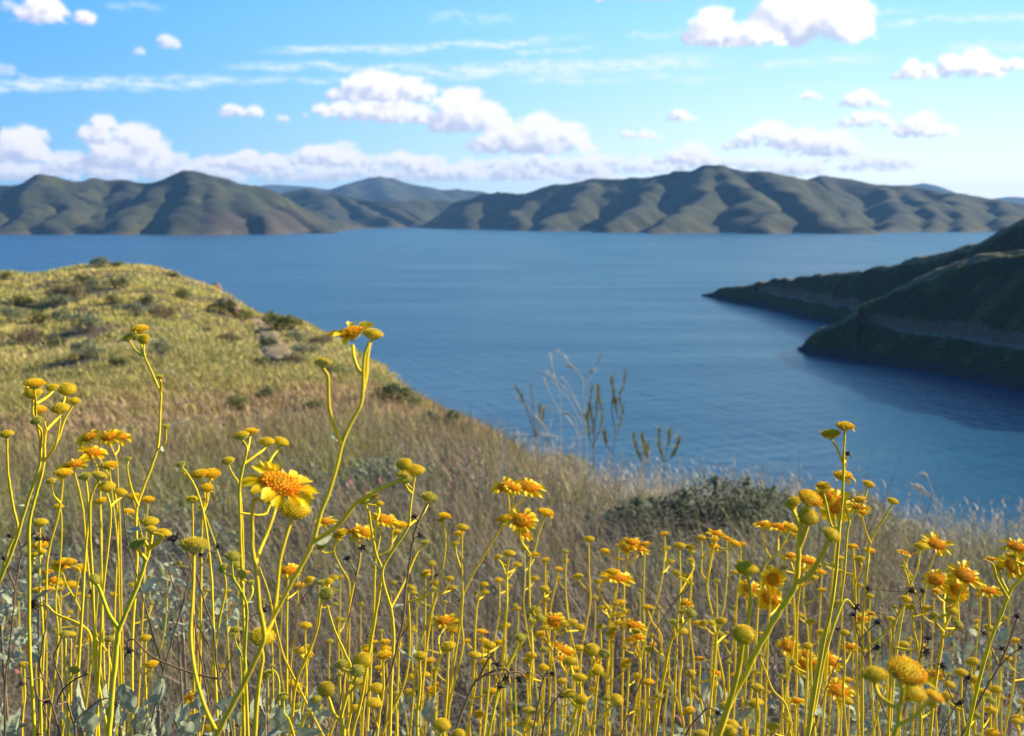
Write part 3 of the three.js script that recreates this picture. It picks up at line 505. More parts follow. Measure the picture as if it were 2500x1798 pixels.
// q: quarter; d: metres away; stems: the first runs from the ground up, the others branch off it; heads: kind x,y,width[,lean to the right in degrees[,turn to the viewer]]
function stalk(q, d, label, stems, heads, opt = {}) {
  const R = rng(stalkSeed++), k = QUARTER[q][2], sd = stalkSeed, dry = opt.dry, name = opt.name ?? (dry ? 'dry_stalk' : 'flower_stalk');
  const lines = stems.map((s) => readPath(q, s)), depth = [], slope = (R() - 0.5) * 0.1 * d;
  lines.forEach((L, i) => {
    if (i === 0) { const y1 = L[0][1], y2 = L[L.length - 1][1]; depth.push(L.map((p) => d + slope * (y1 - p[1]) / 900 + (opt.lean ?? 0) * (y1 - p[1]) / Math.max(1, y1 - y2))); return; }
    let best = 1e9, bd = d, bp = null; // a branch starts on the stem it springs from
    for (let j = 0; j < i; j++) for (let n = 0; n + 1 < lines[j].length; n++) { const u = lines[j][n], w = lines[j][n + 1], dx = w[0] - u[0], dy = w[1] - u[1], f = clamp(((L[0][0] - u[0]) * dx + (L[0][1] - u[1]) * dy) / (dx * dx + dy * dy + 1e-6), 0, 1), e = Math.hypot(u[0] + dx * f - L[0][0], u[1] + dy * f - L[0][1]); if (e < best) { best = e; bd = lerp(depth[j][n], depth[j][n + 1], f); bp = [u[0] + dx * f, u[1] + dy * f]; } }
    if (bp && best < 14) L[0] = bp; else if (bp) L.unshift(bp);
    const off = (R() - 0.5) * 0.09 * d; depth.push(L.map((p, n) => bd + off * n / (L.length - 1)));
  });
  const H = (heads ? heads.split(';') : []).map((t) => { const [kind, c] = t.trim().split(/\s+/), v = c.split(',').map(Number), [x0, y0] = QUARTER[q]; return { kind, x: x0 + v[0] / k, y: y0 + v[1] / k, w: v[2] / k, lean: v[3] ?? (R() - 0.5) * 24, turn: v[4] ?? 6 + 16 * (R() - 0.4) }; });
  // seat each head on the nearest loose stem end, or on a twig of its own
  const ended = new Set();
  for (const h of H) {
    let best = 1e9, bi = -1; lines.forEach((L, i) => { if (ended.has(i)) return; const e = L[L.length - 1], dd = Math.hypot(e[0] - h.x, (e[1] - h.y) * 0.8); if (dd < best) { best = dd; bi = i; } });
    const la = h.lean * Math.PI / 180, tu = h.turn * Math.PI / 180; h.up = V(Math.sin(la), Math.cos(la) * Math.cos(tu), Math.cos(la) * Math.sin(tu)).normalize();
    const drop = dry ? 0.2 : 0.38, fx = h.x - h.up.x * h.w * drop, fy = h.y + h.up.y * h.w * drop;
    if (bi >= 0 && best < h.w * 1.5 + 8) { const L = lines[bi], D = depth[bi], e = L[L.length - 1]; h.d = D[D.length - 1]; if (e[1] < fy + 2) L.pop(), D.pop(); L.push([fx, fy]); D.push(h.d); ended.add(bi); }
    else { // twig from the nearest point lower down
      let b2 = 1e9, at0 = null; lines.forEach((L, i) => { for (let n = 0; n < L.length; n++) for (const f of [0, 0.33, 0.66]) { const m = Math.min(n + 1, L.length - 1), px = lerp(L[n][0], L[m][0], f), py = lerp(L[n][1], L[m][1], f), dy = py - fy; if (dy < h.w * 0.4) continue; const e = Math.hypot(px - fx, dy * 0.8); if (e < b2) { b2 = e; at0 = [px, py, lerp(depth[i][n], depth[i][m], f)]; } } });
      if (!at0) { const L = lines[0]; at0 = [L[0][0], L[0][1], depth[0][0]]; }
      h.d = at0[2] + (R() - 0.5) * 0.04 * d; const n = lines.length; lines.push([[at0[0], at0[1]], [lerp(at0[0], fx, 0.55), lerp(at0[1], fy, 0.4)], [fx, fy]]); depth.push([at0[2], lerp(at0[2], h.d, 0.5), h.d]); ended.add(n);
    }
  }
  const pts = lines.map((L, i) => L.map((p, n) => at(p[0], p[1], depth[i][n])));
  // down to the ground
  const P0 = pts[0], a = P0[0], dir = a.clone().sub(P0[1]).normalize(); dir.y = Math.min(dir.y, -0.55); dir.normalize();
  const gy = groundAt(a.x, a.z), drop = Math.max(0, a.y - gy);
  if (drop > 0.02) { const m = a.clone().addScaledVector(dir, drop * 0.45), f = m.clone().addScaledVector(V(dir.x * 0.3, -1, dir.z * 0.3), 0); f.y = groundAt(m.x, m.z) - 0.02; P0.unshift(f, m); }
  const base = P0[0].clone(), o = thing(name, label, opt.cat ?? (dry ? 'dead stalk' : 'wildflower'), opt.group ?? (dry ? 'dry brown stalks with curled heads' : 'yellow flower stalks of the foreground'), base);
  const r0 = (opt.r ? opt.r * (dry ? 0.72 : 1) : 0) || (dry ? 0.0008 : 0.00132), mat = dry ? M.dry : M.stem;
  pts.forEach((P, i) => {
    const t = dry ? [0.21 + 0.07 * R(), 0.14 + 0.03 * R(), 0.075] : opt.green ? [0.78, 0.94, 1.6] : ((a) => [0.92 + 0.16 * a, 0.92 + 0.14 * R() * a + 0.08 * R(), 0.9 + 0.9 * R()])(R()), rr = r0 * (i ? 0.74 : 1);
    part(i ? 'branch' : 'stem', stemGeo(P.map((p) => p.clone().sub(base)), rr, rr * (i ? 0.72 : 0.6), t, sd * 7 + i, d < 0.8 ? 9 : 6, dry ? 0.5 : 0.16), mat, o);
  });
  let hn = 0;
  for (const h of H) {
    const w = h.w * PIX * h.d, c = at(h.x, h.y, h.d).sub(base), spin = R() * 6.28; hn++;
    if (h.kind === 'd') { const m = part('dried_head', DEADHEAD[hn % 3], M.dry, o); place(m, c, h.up, w * 1.4, spin); continue; }
    const big = h.w >= 22, disc = h.kind === 'y' ? 'f' : h.kind, isF = h.kind === 'f' || h.kind === 'y', dw = isF ? w * 0.62 : w, off = c.clone().addScaledVector(h.up, -0.1 * dw);
    if (!big && !isF) { place(part('flower_head', SMALL[disc][hn % 2], smallMat, o), off, h.up, dw, spin); continue; }
    const g = new THREE.Group(); g.name = isF ? 'flower' : 'flower_head'; place(g, off, h.up, dw, spin); o.add(g);
    part('disc', DISC[disc][hn % DISC[disc].length], M.head, g); part('bract_cup', CUP[hn % 3], M.head, g);
    if (disc === 'o') for (let i = 0, m = 2 + Math.floor(R() * 6); i < m; i++) { const p = part('petal', PETALS[Math.floor(R() * 6)], M.petal, g), a2 = R() * 6.2832; p.position.set(Math.cos(a2) * 0.42, -0.01, Math.sin(a2) * 0.42); p.rotation.set(R() - 0.5, -a2, (R() - 0.6) * 1.4, 'YXZ'); p.scale.setScalar(0.35 + 0.35 * R()); }
    if (isF) {
      const n = 15;
      if (h.w < 34) { part('petals', COROLLA[hn % 3], M.petal, g); } else for (let i = 0; i < n; i++) { if (R() < 0.06) continue; const p = part('petal', PETALS[Math.floor(R() * 6)], M.petal, g), a2 = (i + 0.5 * (R() - 0.5)) / n * 6.2832, e = (opt.raise ?? 0) + (R() - 0.52) * 0.8, s = 0.9 + 0.35 * R(); p.position.set(Math.cos(a2) * 0.42, 0.0, Math.sin(a2) * 0.42); p.rotation.set(0, -a2, e, 'YXZ'); p.scale.setScalar(s * 0.98); }
    }
  }
  for (const L of opt.leaves ?? []) { // x,y of base; x,y of tip
    const [bx, by, txx, tyy] = L, [x0, y0] = QUARTER[q]; const b = at(x0 + bx / k, y0 + by / k, d).sub(base), t = at(x0 + txx / k, y0 + tyy / k, d + (R() - 0.5) * 0.02).sub(base), m = part('leaf', LEAVES[Math.floor(R() * 8)], M.leaf, o), len = b.distanceTo(t);
    m.position.copy(b); m.quaternion.setFromUnitVectors(V(1, 0, 0), t.sub(b).normalize()).multiply(new THREE.Quaternion().setFromAxisAngle(V(1, 0, 0), R() * 3 - 0.8)); m.scale.setScalar(len);
  }
  return o;
}

// ------------------------------------------------------------------ bushes, leafy mounds, weeds
// a bush 1 wide: small leaves over several lumps on short woody stems
function bushGeo(seed, n, tall, leaf, tone, spiky = 0) {
  const R = rng(seed), f = new Field(n), lumps = []; for (let i = 0; i < 9; i++) { const a = R() * 6.283, q = 0.34 * Math.sqrt(R()); lumps.push([Math.cos(a) * q, tall * (0.3 + 0.45 * R()) * (1 - q), Math.sin(a) * q, 0.14 + 0.13 * R()]); }
  for (let i = 0; i < n; i++) {
    const L = lumps[Math.floor(R() * 9)], u = R() * 2 - 0.75, a = R() * 6.283, s = Math.sqrt(Math.max(0, 1 - Math.min(1, u * u))), k = L[3] * Math.pow(R(), 0.28), v = 0.65 + 0.7 * R();
    f.blade(L[0] + Math.cos(a) * s * k, Math.max(0.01, L[1] + Math.min(1, u) * k * tall * 1.1), L[2] + Math.sin(a) * s * k, leaf * (0.6 + 0.8 * R()) * (1 + spiky), leaf * 0.55 * (1 - 0.4 * spiky), R() * 6.283, spiky ? 0.3 + R() * 0.5 : 0.6 + 1.6 * R(), tone[0] * v, tone[1] * v, tone[2] * v);
  }
  const g = new THREE.BufferGeometry(); g.setAttribute('position', new THREE.BufferAttribute(f.p.subarray(0, f.n * 15), 3)); g.setAttribute('color', new THREE.BufferAttribute(f.c.subarray(0, f.n * 15), 3)); g.setIndex(new THREE.BufferAttribute(f.k.subarray(0, f.n * 9), 1));
  const st = []; for (const L of lumps) st.push(stemGeo([V(0, -0.06, 0), V(L[0] * 0.5, L[1] * 0.45, L[2] * 0.5), V(L[0], L[1], L[2])], 0.016, 0.006, [0.2, 0.15, 0.11], seed + 3, 5));
  return [g, mergeGeometries(st)];
}
const SAGE = [0.3, 0.315, 0.18], DARKG = [0.14, 0.16, 0.06], OLIVEG = [0.26, 0.27, 0.08], BROWNG = [0.3, 0.24, 0.13];
const BUSH = { sage: [1, 2, 3].map((s) => bushGeo(400 + s, 900, 0.62, 0.055, SAGE)), dark: [1, 2].map((s) => bushGeo(410 + s, 900, 0.66, 0.055, DARKG)), olive: [1, 2].map((s) => bushGeo(420 + s, 900, 0.6, 0.06, OLIVEG)), brown: [1, 2].map((s) => bushGeo(430 + s, 800, 0.5, 0.06, BROWNG, 0.5)), nearSage: [1, 2].map((s) => bushGeo(440 + s, 4200, 0.6, 0.026, SAGE)), nearDark: [1].map((s) => bushGeo(450 + s, 5200, 0.62, 0.026, [0.16, 0.18, 0.1])), nearOlive: [1, 2].map((s) => bushGeo(460 + s, 4600, 0.68, 0.03, OLIVEG, 0.4)) };
let bushN = 0;
function bush(x, y, w, kind, label, tall = 1, group = 'bushes scattered over the left hillside') { // x, y: foot in the photograph (2500 wide); w: width there
  const R = rng(600 + bushN++), p = hit(x, y), d = -p.clone().sub(camera.position).applyQuaternion(camera.quaternion.clone().invert()).z, s = w * PIX * d * 1.45, o = thing('bush', label, 'bush', group, p.add(V(0, -0.03 * s, 0))), g = BUSH[kind][bushN % BUSH[kind].length]; clear.push([p.x, p.z, (s * 0.42) ** 2], [p.x * (1 - 0.75 * s / d), p.z * (1 - 0.75 * s / d), (s * 0.62) ** 2]);
  o.rotation.y = R() * 6.28; o.scale.set(s, s * tall * (0.9 + 0.25 * R()), s); part('foliage', g[0], M.brush, o); part('stem', g[1], M.dry, o); return o;
}
const z1 = (x, y) => [x / 2.9657, 350 + y / 2.9657], zB = (x, y) => [600 + x / 2.9657, 700 + y / 2.9657];
for (const [p, w, k, l] of [
  [z1(70, 1300), 56, 'sage', 'grey green bush at the edge of the picture, its left half in shade'], [z1(285, 1300), 38, 'olive', 'olive bush beside the grey one at the picture edge'], [z1(430, 1320), 60, 'sage', 'wide grey bush low on the green hill'],
  [z1(620, 1370), 70, 'sage', 'widest grey green bush, upper part of the middle of the hill'], [z1(410, 1475), 36, 'dark', 'small dark bush below the widest grey one'], [z1(590, 1560), 78, 'sage', 'low spreading silvery bush near the tall slender stalk'],
  [z1(860, 1625), 38, 'dark', 'little dark bush just left of the tall slender stalk'], [z1(605, 1030), 34, 'dark', 'dark round bush high on the hill, first of three in a row'], [z1(705, 1062), 48, 'sage', 'greyish bush high on the hill, middle of three in a row'],
  [z1(850, 1052), 44, 'dark', 'dark bush high on the hill, last of three in a row'], [z1(1045, 1172), 40, 'dark', 'dark bush alone right of the middle of the hill'], [z1(965, 1250), 48, 'sage', 'pale grey bush below the lone dark one'], [z1(820, 1160), 32, 'olive', 'small olive bush between two grey ones'],
  [z1(435, 1180), 44, 'sage', 'grey bush halfway up the left of the hill'], [z1(850, 905), 30, 'olive', 'low green bush on the very top of the hill'], [z1(720, 895), 34, 'olive', 'olive bush beside the top of the hill'], [z1(1265, 985), 28, 'dark', 'small dark bush near the right shoulder of the hill'],
  [z1(1490, 1372), 22, 'dark', 'tiny dark bush by the steep right side of the hill'], [z1(1945, 1475), 34, 'dark', 'small dark bush left of the trail'], [z1(1180, 1270), 52, 'brown', 'brownish bush in the pale grass of the hill'], [z1(480, 1135), 62, 'brown', 'wide brown patch of brush high on the left'],
  [z1(150, 1180), 40, 'olive', 'olive bush high near the picture edge'], [z1(40, 985), 30, 'olive', 'olive bush near the skyline at the picture edge'], [z1(1330, 1140), 44, 'olive', 'green bush in the hollow below the shoulder'], [z1(1600, 1240), 58, 'dark', 'dark brush growing around the brown rocks'],
  [z1(1750, 1290), 46, 'olive', 'olive brush below the brown rocks'], [z1(1150, 1520), 46, 'sage', 'grey bush behind the top of the tall slender stalk'], [z1(1660, 1440), 40, 'brown', 'brown bush on the slope below the rocks'], [z1(980, 1430), 40, 'olive', 'light green bush left of the tall stalk top'], [z1(200, 1460), 60, 'brown', 'brown bush low at the left of the green hill'],
  [zB(235, 320), 78, 'olive', 'large rounded bush standing right of the trail against the water'], [zB(330, 300), 50, 'dark', 'dark bush behind the large rounded one by the trail'], [zB(350, 398), 40, 'sage', 'grey bush just below the large rounded one'], [zB(165, 445), 30, 'dark', 'small dark bush left of the trail on the bend'],
  [zB(435, 505), 54, 'sage', 'grey bush beside the bare trail'], [zB(540, 430), 44, 'brown', 'brown bush at the spur edge right of the trail'], [zB(120, 570), 36, 'olive', 'green bush below the bend of the trail'], [zB(350, 560), 40, 'brown', 'dull brown bush on the trail side'],
  [zB(650, 660), 54, 'olive', 'olive bush at the spur edge behind the tall pair'], [zB(1060, 850), 84, 'dark', 'broad dark bush shading the slope right of the tall pair'], [zB(1215, 885), 46, 'olive', 'green bush touching the broad dark one'], [zB(1420, 1030), 80, 'dark', 'dark bush farther down the spur edge'], [zB(1560, 1090), 60, 'brown', 'brown brush at the foot of the spur edge'],
  [zB(320, 970), 40, 'sage', 'grey bush in the pale grass between the two tall stalks'], [zB(820, 1040), 46, 'sage', 'silvery low bush right of the tall pair stem'], [zB(500, 900), 44, 'olive', 'green tuft-like bush left of the tall pair stem'], [zB(120, 830), 46, 'dark', 'dark low bush in the middle of the slope'], [zB(-60, 900), 50, 'olive', 'dark green bush behind the arching dry stalk'],
  [zB(760, 860), 34, 'brown', 'small brown bush on the slope behind the tall pair'],
]) bush(p[0], p[1], w, k, l);
// the larger bushes nearer by
bush(905, 1225, 230, 'nearSage', 'grey green bush in the middle ground behind the domed stalk', 0.7, null);
bush(1060, 1225, 130, 'nearOlive', 'light green bush against the right side of the grey one', 0.8, null);
bush(1690, 1405, 330, 'nearDark', 'dark grey green bush in the middle ground, left of the leaning thick stalk', 1.0, null);
bush(1850, 1400, 280, 'nearDark', 'dark shaded bush directly behind the large domed heads', 1.0, null);
bush(2060, 1385, 300, 'nearOlive', 'tall yellow green bush behind the tallest right-hand stalk', 0.72, null);
bush(1330, 1180, 170, 'nearOlive', 'low green bush at the foot of the twiggy weeds', 0.6, null);
bush(1560, 1300, 130, 'nearOlive', 'low green clump of stems in the brown grass right of the middle', 1.0, null);
bush(330, 1350, 190, 'nearSage', 'grey bush low behind the left cluster of flowers', 0.7, null);
bush(470, 1420, 280, 'nearSage', 'broad grey green bush behind the flat-topped thick stalk', 0.75, null);
bush(90, 1450, 220, 'nearDark', 'dark green bush low beside the picture edge', 0.7, null);
bush(210, 1520, 240, 'nearDark', 'dark leafy bush over the shaded gap at the lower left', 0.6, null);
bush(1180, 1245, 110, 'nearOlive', 'low olive clump in the brown grass left of the bright petalled flowers', 0.6, null);
bush(1430, 1225, 150, 'nearOlive', 'green clump of stems in front of the three-pronged weed', 0.6, null);
bush(1570, 1200, 120, 'nearSage', 'pale grey clump in the dry grass above the dark bush', 0.5, null);
bush(760, 1260, 140, 'nearOlive', 'low olive clump behind the largest open flower', 0.5, null);
bush(600, 1190, 120, 'nearSage', 'faint grey clump behind the four-headed stalk', 0.5, null);
bush(2330, 1430, 170, 'nearSage', 'silvery clump at the right of the brown grass', 0.6, null);
// rocks on the steep side
{
  const rock = (seed) => { const g = mergeVertices(new THREE.IcosahedronGeometry(0.5, 3).deleteAttribute('uv').deleteAttribute('normal')), p = g.attributes.position, c = []; for (let i = 0; i < p.count; i++) { const v = V(p.getX(i), p.getY(i), p.getZ(i)), k = 1 + 0.35 * n3(v.x * 2 + seed, v.y * 2, v.z * 2) + 0.12 * n3(v.x * 6, v.y * 6 + seed, v.z * 6); p.setXYZ(i, v.x * k * 1.1, v.y * k * 0.8, v.z * k); const q = 0.9 + 0.25 * n3(v.x * 5, v.y * 5, v.z * 5 + seed); c.push(0.34 * q, 0.235 * q, 0.175 * q); } g.setAttribute('color', new THREE.Float32BufferAttribute(c, 3)); return g.toNonIndexed(); };
  [[z1(1640, 1215), 24, 'larger brown rock sticking out of the steep side of the hill'], [z1(1690, 1262), 18, 'smaller brown rock under the larger one on the steep side'], [z1(1560, 1060), 16, 'brown rock at the upper corner of the steep side']].forEach(([p, w, l], i) => { const h = hit(p[0], p[1]), d = h.distanceTo(camera.position), g = rock(i * 5 + 2); g.computeVertexNormals(); const m = new THREE.Mesh(g, M.dry); m.name = numbered('rock'); m.castShadow = m.receiveShadow = true; m.position.copy(h).add(V(0, 0.25, 0)); m.scale.setScalar(w * PIX * d * 1.5); scene.add(m); tag(m, l, 'rock', 'brown rocks of the hill'); });
}
// leafy mounds at the foot of the flower stalks: every large leaf a piece of its own
function mound(q, d, label, spec, x0, y0, x1, y1, n, len, seed, many = 0) { // box of the picture quarter that the leaves fill
  const R = rng(seed), [ox, oy] = QUARTER[q], k = QUARTER[q][2], cx = ox + (x0 + x1) / 2 / k, top0 = at(cx, oy + y1 / k, d), base = V(top0.x, groundAt(top0.x, top0.z), top0.z), o = thing('leafy_plant', label, 'plant', 'grey-leaved plants at the foot of the stalks', base);
  for (let i = 0; i < n; i++) {
    const x = lerp(x0, x1, R()), y = lerp(y0, y1, Math.sqrt(R())), p = at(ox + x / k, oy + y / k, d * (0.9 + 0.25 * R())).sub(base), m = part('leaf', LEAVES[Math.floor(R() * 8)], M.leaf, o), out = V(p.x * 1.2 + (R() - 0.5) * 0.4, 0.15 + 0.6 * R(), p.z * 0.8 + (R() - 0.35) * 0.4).normalize();
    m.position.copy(p); m.quaternion.setFromUnitVectors(V(1, 0, 0), out).multiply(new THREE.Quaternion().setFromAxisAngle(V(1, 0, 0), (R() - 0.5) * 2.4)); m.scale.setScalar(len * (0.7 + 0.6 * R()));
    if (i % 3 === 0) part('stem', stemGeo([V(0, 0, 0), V(p.x * 0.4, p.y * 0.5, p.z * 0.4), p.clone()], 0.0022, 0.0013, [0.3 + 0.1 * R(), 0.26, 0.16], seed + i, 5), M.dry, o);
  }
  if (many) { const gs = []; for (let i = 0; i < many; i++) { const g = LEAVES[Math.floor(R() * 8)].clone(), x = lerp(x0, x1, R()), y = lerp(y0, y1 + (y1 - y0) * 0.4, Math.sqrt(R())), p = at(ox + x / k, oy + y / k, d * (0.85 + 0.4 * R())).sub(base), qq = new THREE.Quaternion().setFromEuler(new THREE.Euler(R() * 6, R() * 6, 0.2 + R() * 1.1)); g.applyMatrix4(new THREE.Matrix4().compose(p, qq, V(1, 1, 1).multiplyScalar(len * (0.5 + 0.5 * R())))); gs.push(g); } const m = part('foliage', mergeGeometries(gs), M.leaf, o); m.userData.kind = 'stuff'; }
}
mound('E', 0.95, 'grey-leaved plant with broad curled leaves filling the lower left corner', '', 560, 1400, 1420, 1690, 44, 0.023, 701, 16);
mound('E', 1.0, 'grey-leaved plant with a few leaves beside the picture edge', '', -60, 1330, 200, 1680, 10, 0.023, 702, 14);
mound('E', 0.95, 'grey-leaved plant at the bottom under the big forked stalk', '', 1420, 1390, 2080, 1690, 22, 0.023, 703, 24);
mound('E', 1.35, 'paler leafy plant behind the dark gap at the left', '', 0, 420, 300, 900, 8, 0.018, 704, 110);
mound('E', 1.6, 'silvery leafy plant behind the big olive dome', '', 1100, 330, 1750, 720, 8, 0.018, 705, 190);
mound('F', 1.1, 'grey leaves low between the yellow stems left of the middle', '', 60, 1380, 520, 1690, 20, 0.025, 706, 30);
mound('F', 1.3, 'scattered grey leaves low in the middle of the stand', '', 820, 1350, 1500, 1690, 14, 0.028, 707, 30);
mound('H', 1.9, 'dense silver green leafy plant filling the ground of the right stand', '', 900, 860, 1700, 1500, 40, 0.027, 708, 260);
mound('H', 2.0, 'silver green leafy plant at the right edge of the picture', '', 1600, 640, 2150, 1500, 34, 0.027, 709, 260);
mound('H', 1.7, 'leafy plant with green grey leaves under the blurred huddle', '', 480, 1250, 1250, 1680, 26, 0.032, 710, 150);
mound('G', 1.5, 'dull leafy plant at the bottom right of centre', '', 1300, 1300, 2050, 1690, 18, 0.03, 711, 120);
mound('G', 1.5, 'sparse leafy plant at the bottom left of centre', '', 100, 1380, 900, 1690, 14, 0.028, 712, 80);

// weeds against the water: brown stems, narrow green leaves along their tips
function weed(q, label, foot, stems, tone, leafy, group) {
  const R = rng(stalkSeed++), [ox, oy] = QUARTER[q], k = QUARTER[q][2], h = hit(ox + foot[0] / k, oy + foot[1] / k), d = -h.clone().sub(camera.position).applyQuaternion(camera.quaternion.clone().invert()).z, o = thing(leafy ? 'twiggy_weed' : 'dry_grass_stalk', label, leafy ? 'weed' : 'dry grass', group, h);
  stems.forEach((s, i) => {
    const L = readPath(q, s), off = (R() - 0.5) * 0.3, P = L.map((p, n) => at(p[0], p[1], d + off * n / L.length).sub(h)); if (i === 0) P.unshift(V(P[0].x, Math.min(-0.05, P[0].y - 0.3), P[0].z));
    part(i ? 'branch' : 'stem', stemGeo(P, (leafy ? 0.0036 : 0.0026) * d / 9, 0.0018 * d / 9, tone, stalkSeed + i, 5, 0.6), M.dry, o);
    const c = new THREE.CatmullRomCurve3(P), f = new Field(leafy ? 80 : 26);
    if (leafy) { for (let n = 0; n < 80; n++) { const t = 0.35 + 0.65 * R() ** 0.8, p = c.getPoint(t), v = 0.7 + 0.6 * R(); f.blade(p.x, p.y, p.z, 0.03 + 0.045 * R(), 0.006, R() * 6.28, 0.3 + 0.9 * R(), 0.27 * v, 0.25 * v, 0.075 * v); } } else for (let n = 0; n < 26; n++) { const t = 0.62 + 0.38 * R(), p = c.getPoint(t), tt = c.getTangent(t), v = 0.8 + 0.4 * R(); f.blade(p.x, p.y, p.z, 0.03 + 0.03 * R(), 0.0055, Math.atan2(tt.z, tt.x) + (R() - 0.5), 0.9 + R(), 0.52 * v, 0.45 * v, 0.36 * v); }
    const g = new THREE.BufferGeometry(); g.setAttribute('position', new THREE.BufferAttribute(f.p.subarray(0, f.n * 15), 3)); g.setAttribute('color', new THREE.BufferAttribute(f.c.subarray(0, f.n * 15), 3)); g.setIndex(new THREE.BufferAttribute(f.k.subarray(0, f.n * 9), 1));
    part(leafy ? 'leaves' : 'seed_head', g, M.brush, o);
  });
}
const WB = [0.2, 0.14, 0.11], WS = [0.5, 0.42, 0.33];
weed('C', 'tall twiggy weed with a thick dark stem and green tips against the water', [885, 1000], ['880,920 895,800 940,680 950,600 925,520 960,420 968,335', '905,780 870,600 885,500 862,370', '940,680 900,600 895,540', '870,900 830,850 815,760'], WB, true, 'weeds standing against the water');
weed('C', 'weed with several thin green-tipped stems left of the thick dark one', [740, 960], ['740,900 735,700 700,560', '738,800 760,600 775,430', '740,850 800,680 770,480', '735,760 690,680 690,640', '742,880 700,760 730,420'], WB, true, 'weeds standing against the water');
weed('C', 'brownish weed with upright tips farthest to the left against the water', [320, 830], ['320,800 300,640 285,430', '320,780 350,640 345,560', '318,790 240,560 170,430', '322,790 370,680 375,600'], [0.3, 0.22, 0.14], true, 'weeds standing against the water');
weed('C', 'small three-pronged green weed to the right of the thick dark one', [1240, 1030], ['1240,970 1215,880 1212,750', '1240,970 1280,860 1290,760', '1240,975 1320,930 1365,810'], [0.2, 0.19, 0.08], true, 'weeds standing against the water');
weed('C', 'faint pale green weed between the thick dark one and the three-pronged one', [1090, 1050], ['1090,1000 1050,900 1025,790', '1090,1000 1110,900 1085,800', '1092,1000 1130,940 1125,860'], [0.3, 0.26, 0.14], true, 'weeds standing against the water');
const GS = (l, f, ...s) => weed('C', l, f, s, WS, false, 'pale dry grass stalks');
GS('tall pale grass stalk nodding far to the left above the weeds', [640, 950], '640,890 655,720 640,590 540,450 420,350 320,315', '650,690 560,520 450,400 410,320', '640,590 560,420 520,370');
GS('upright grass stalk with a drooping feathery tip', [500, 890], '500,830 500,600 490,450 445,300 435,190', '500,620 420,470 390,380', '498,700 440,620 400,575');
GS('highest grass stalk with a hooked tip and two side plumes', [690, 950], '690,900 665,480 660,380 590,290 540,220 480,170', '662,370 620,300 545,285', '664,380 690,330 735,328', '680,420 740,320 800,185');
GS('short pale grass stalk left of the green-tipped weeds', [600, 930], '640,880 600,720 550,650', '640,800 590,640 510,628');
GS('bent pale stalk low beside the brownish weed', [430, 840], '430,790 380,710 330,650', '400,740 250,560 200,520');
weed('A', 'long dry grass stalk arching over the hillside right of the tall slender stalk', [1660, 1330], ['1650,1250 1600,1100 1520,920 1400,740 1280,640 1160,610', '1510,910 1400,960 1262,1005', '1500,880 1400,830 1280,860'], [0.5, 0.4, 0.27], false, 'pale dry grass stalks');
weed('C', 'straight grey dry stalk behind the bright petalled flowers', [70, 1520], ['70,1400 72,1150 78,980 78,780', '75,900 180,790 300,790 440,840'], [0.42, 0.34, 0.28], false, 'pale dry grass stalks');
weed('C', 'dry grass stalk arching low in the green clump left of the dark weed', [345, 1120], ['345,1060 355,980 250,962 140,1025', '350,1000 300,800 150,785'], [0.5, 0.42, 0.3], false, 'pale dry grass stalks');
weed('D', 'pale grass stalk leaning left over the water at the right', [1440, 1120], ['1445,1080 1440,980 1350,900 1268,852', '1440,960 1390,820 1380,790', '1440,960 1380,900 1320,868'], WS, false, 'pale dry grass stalks');

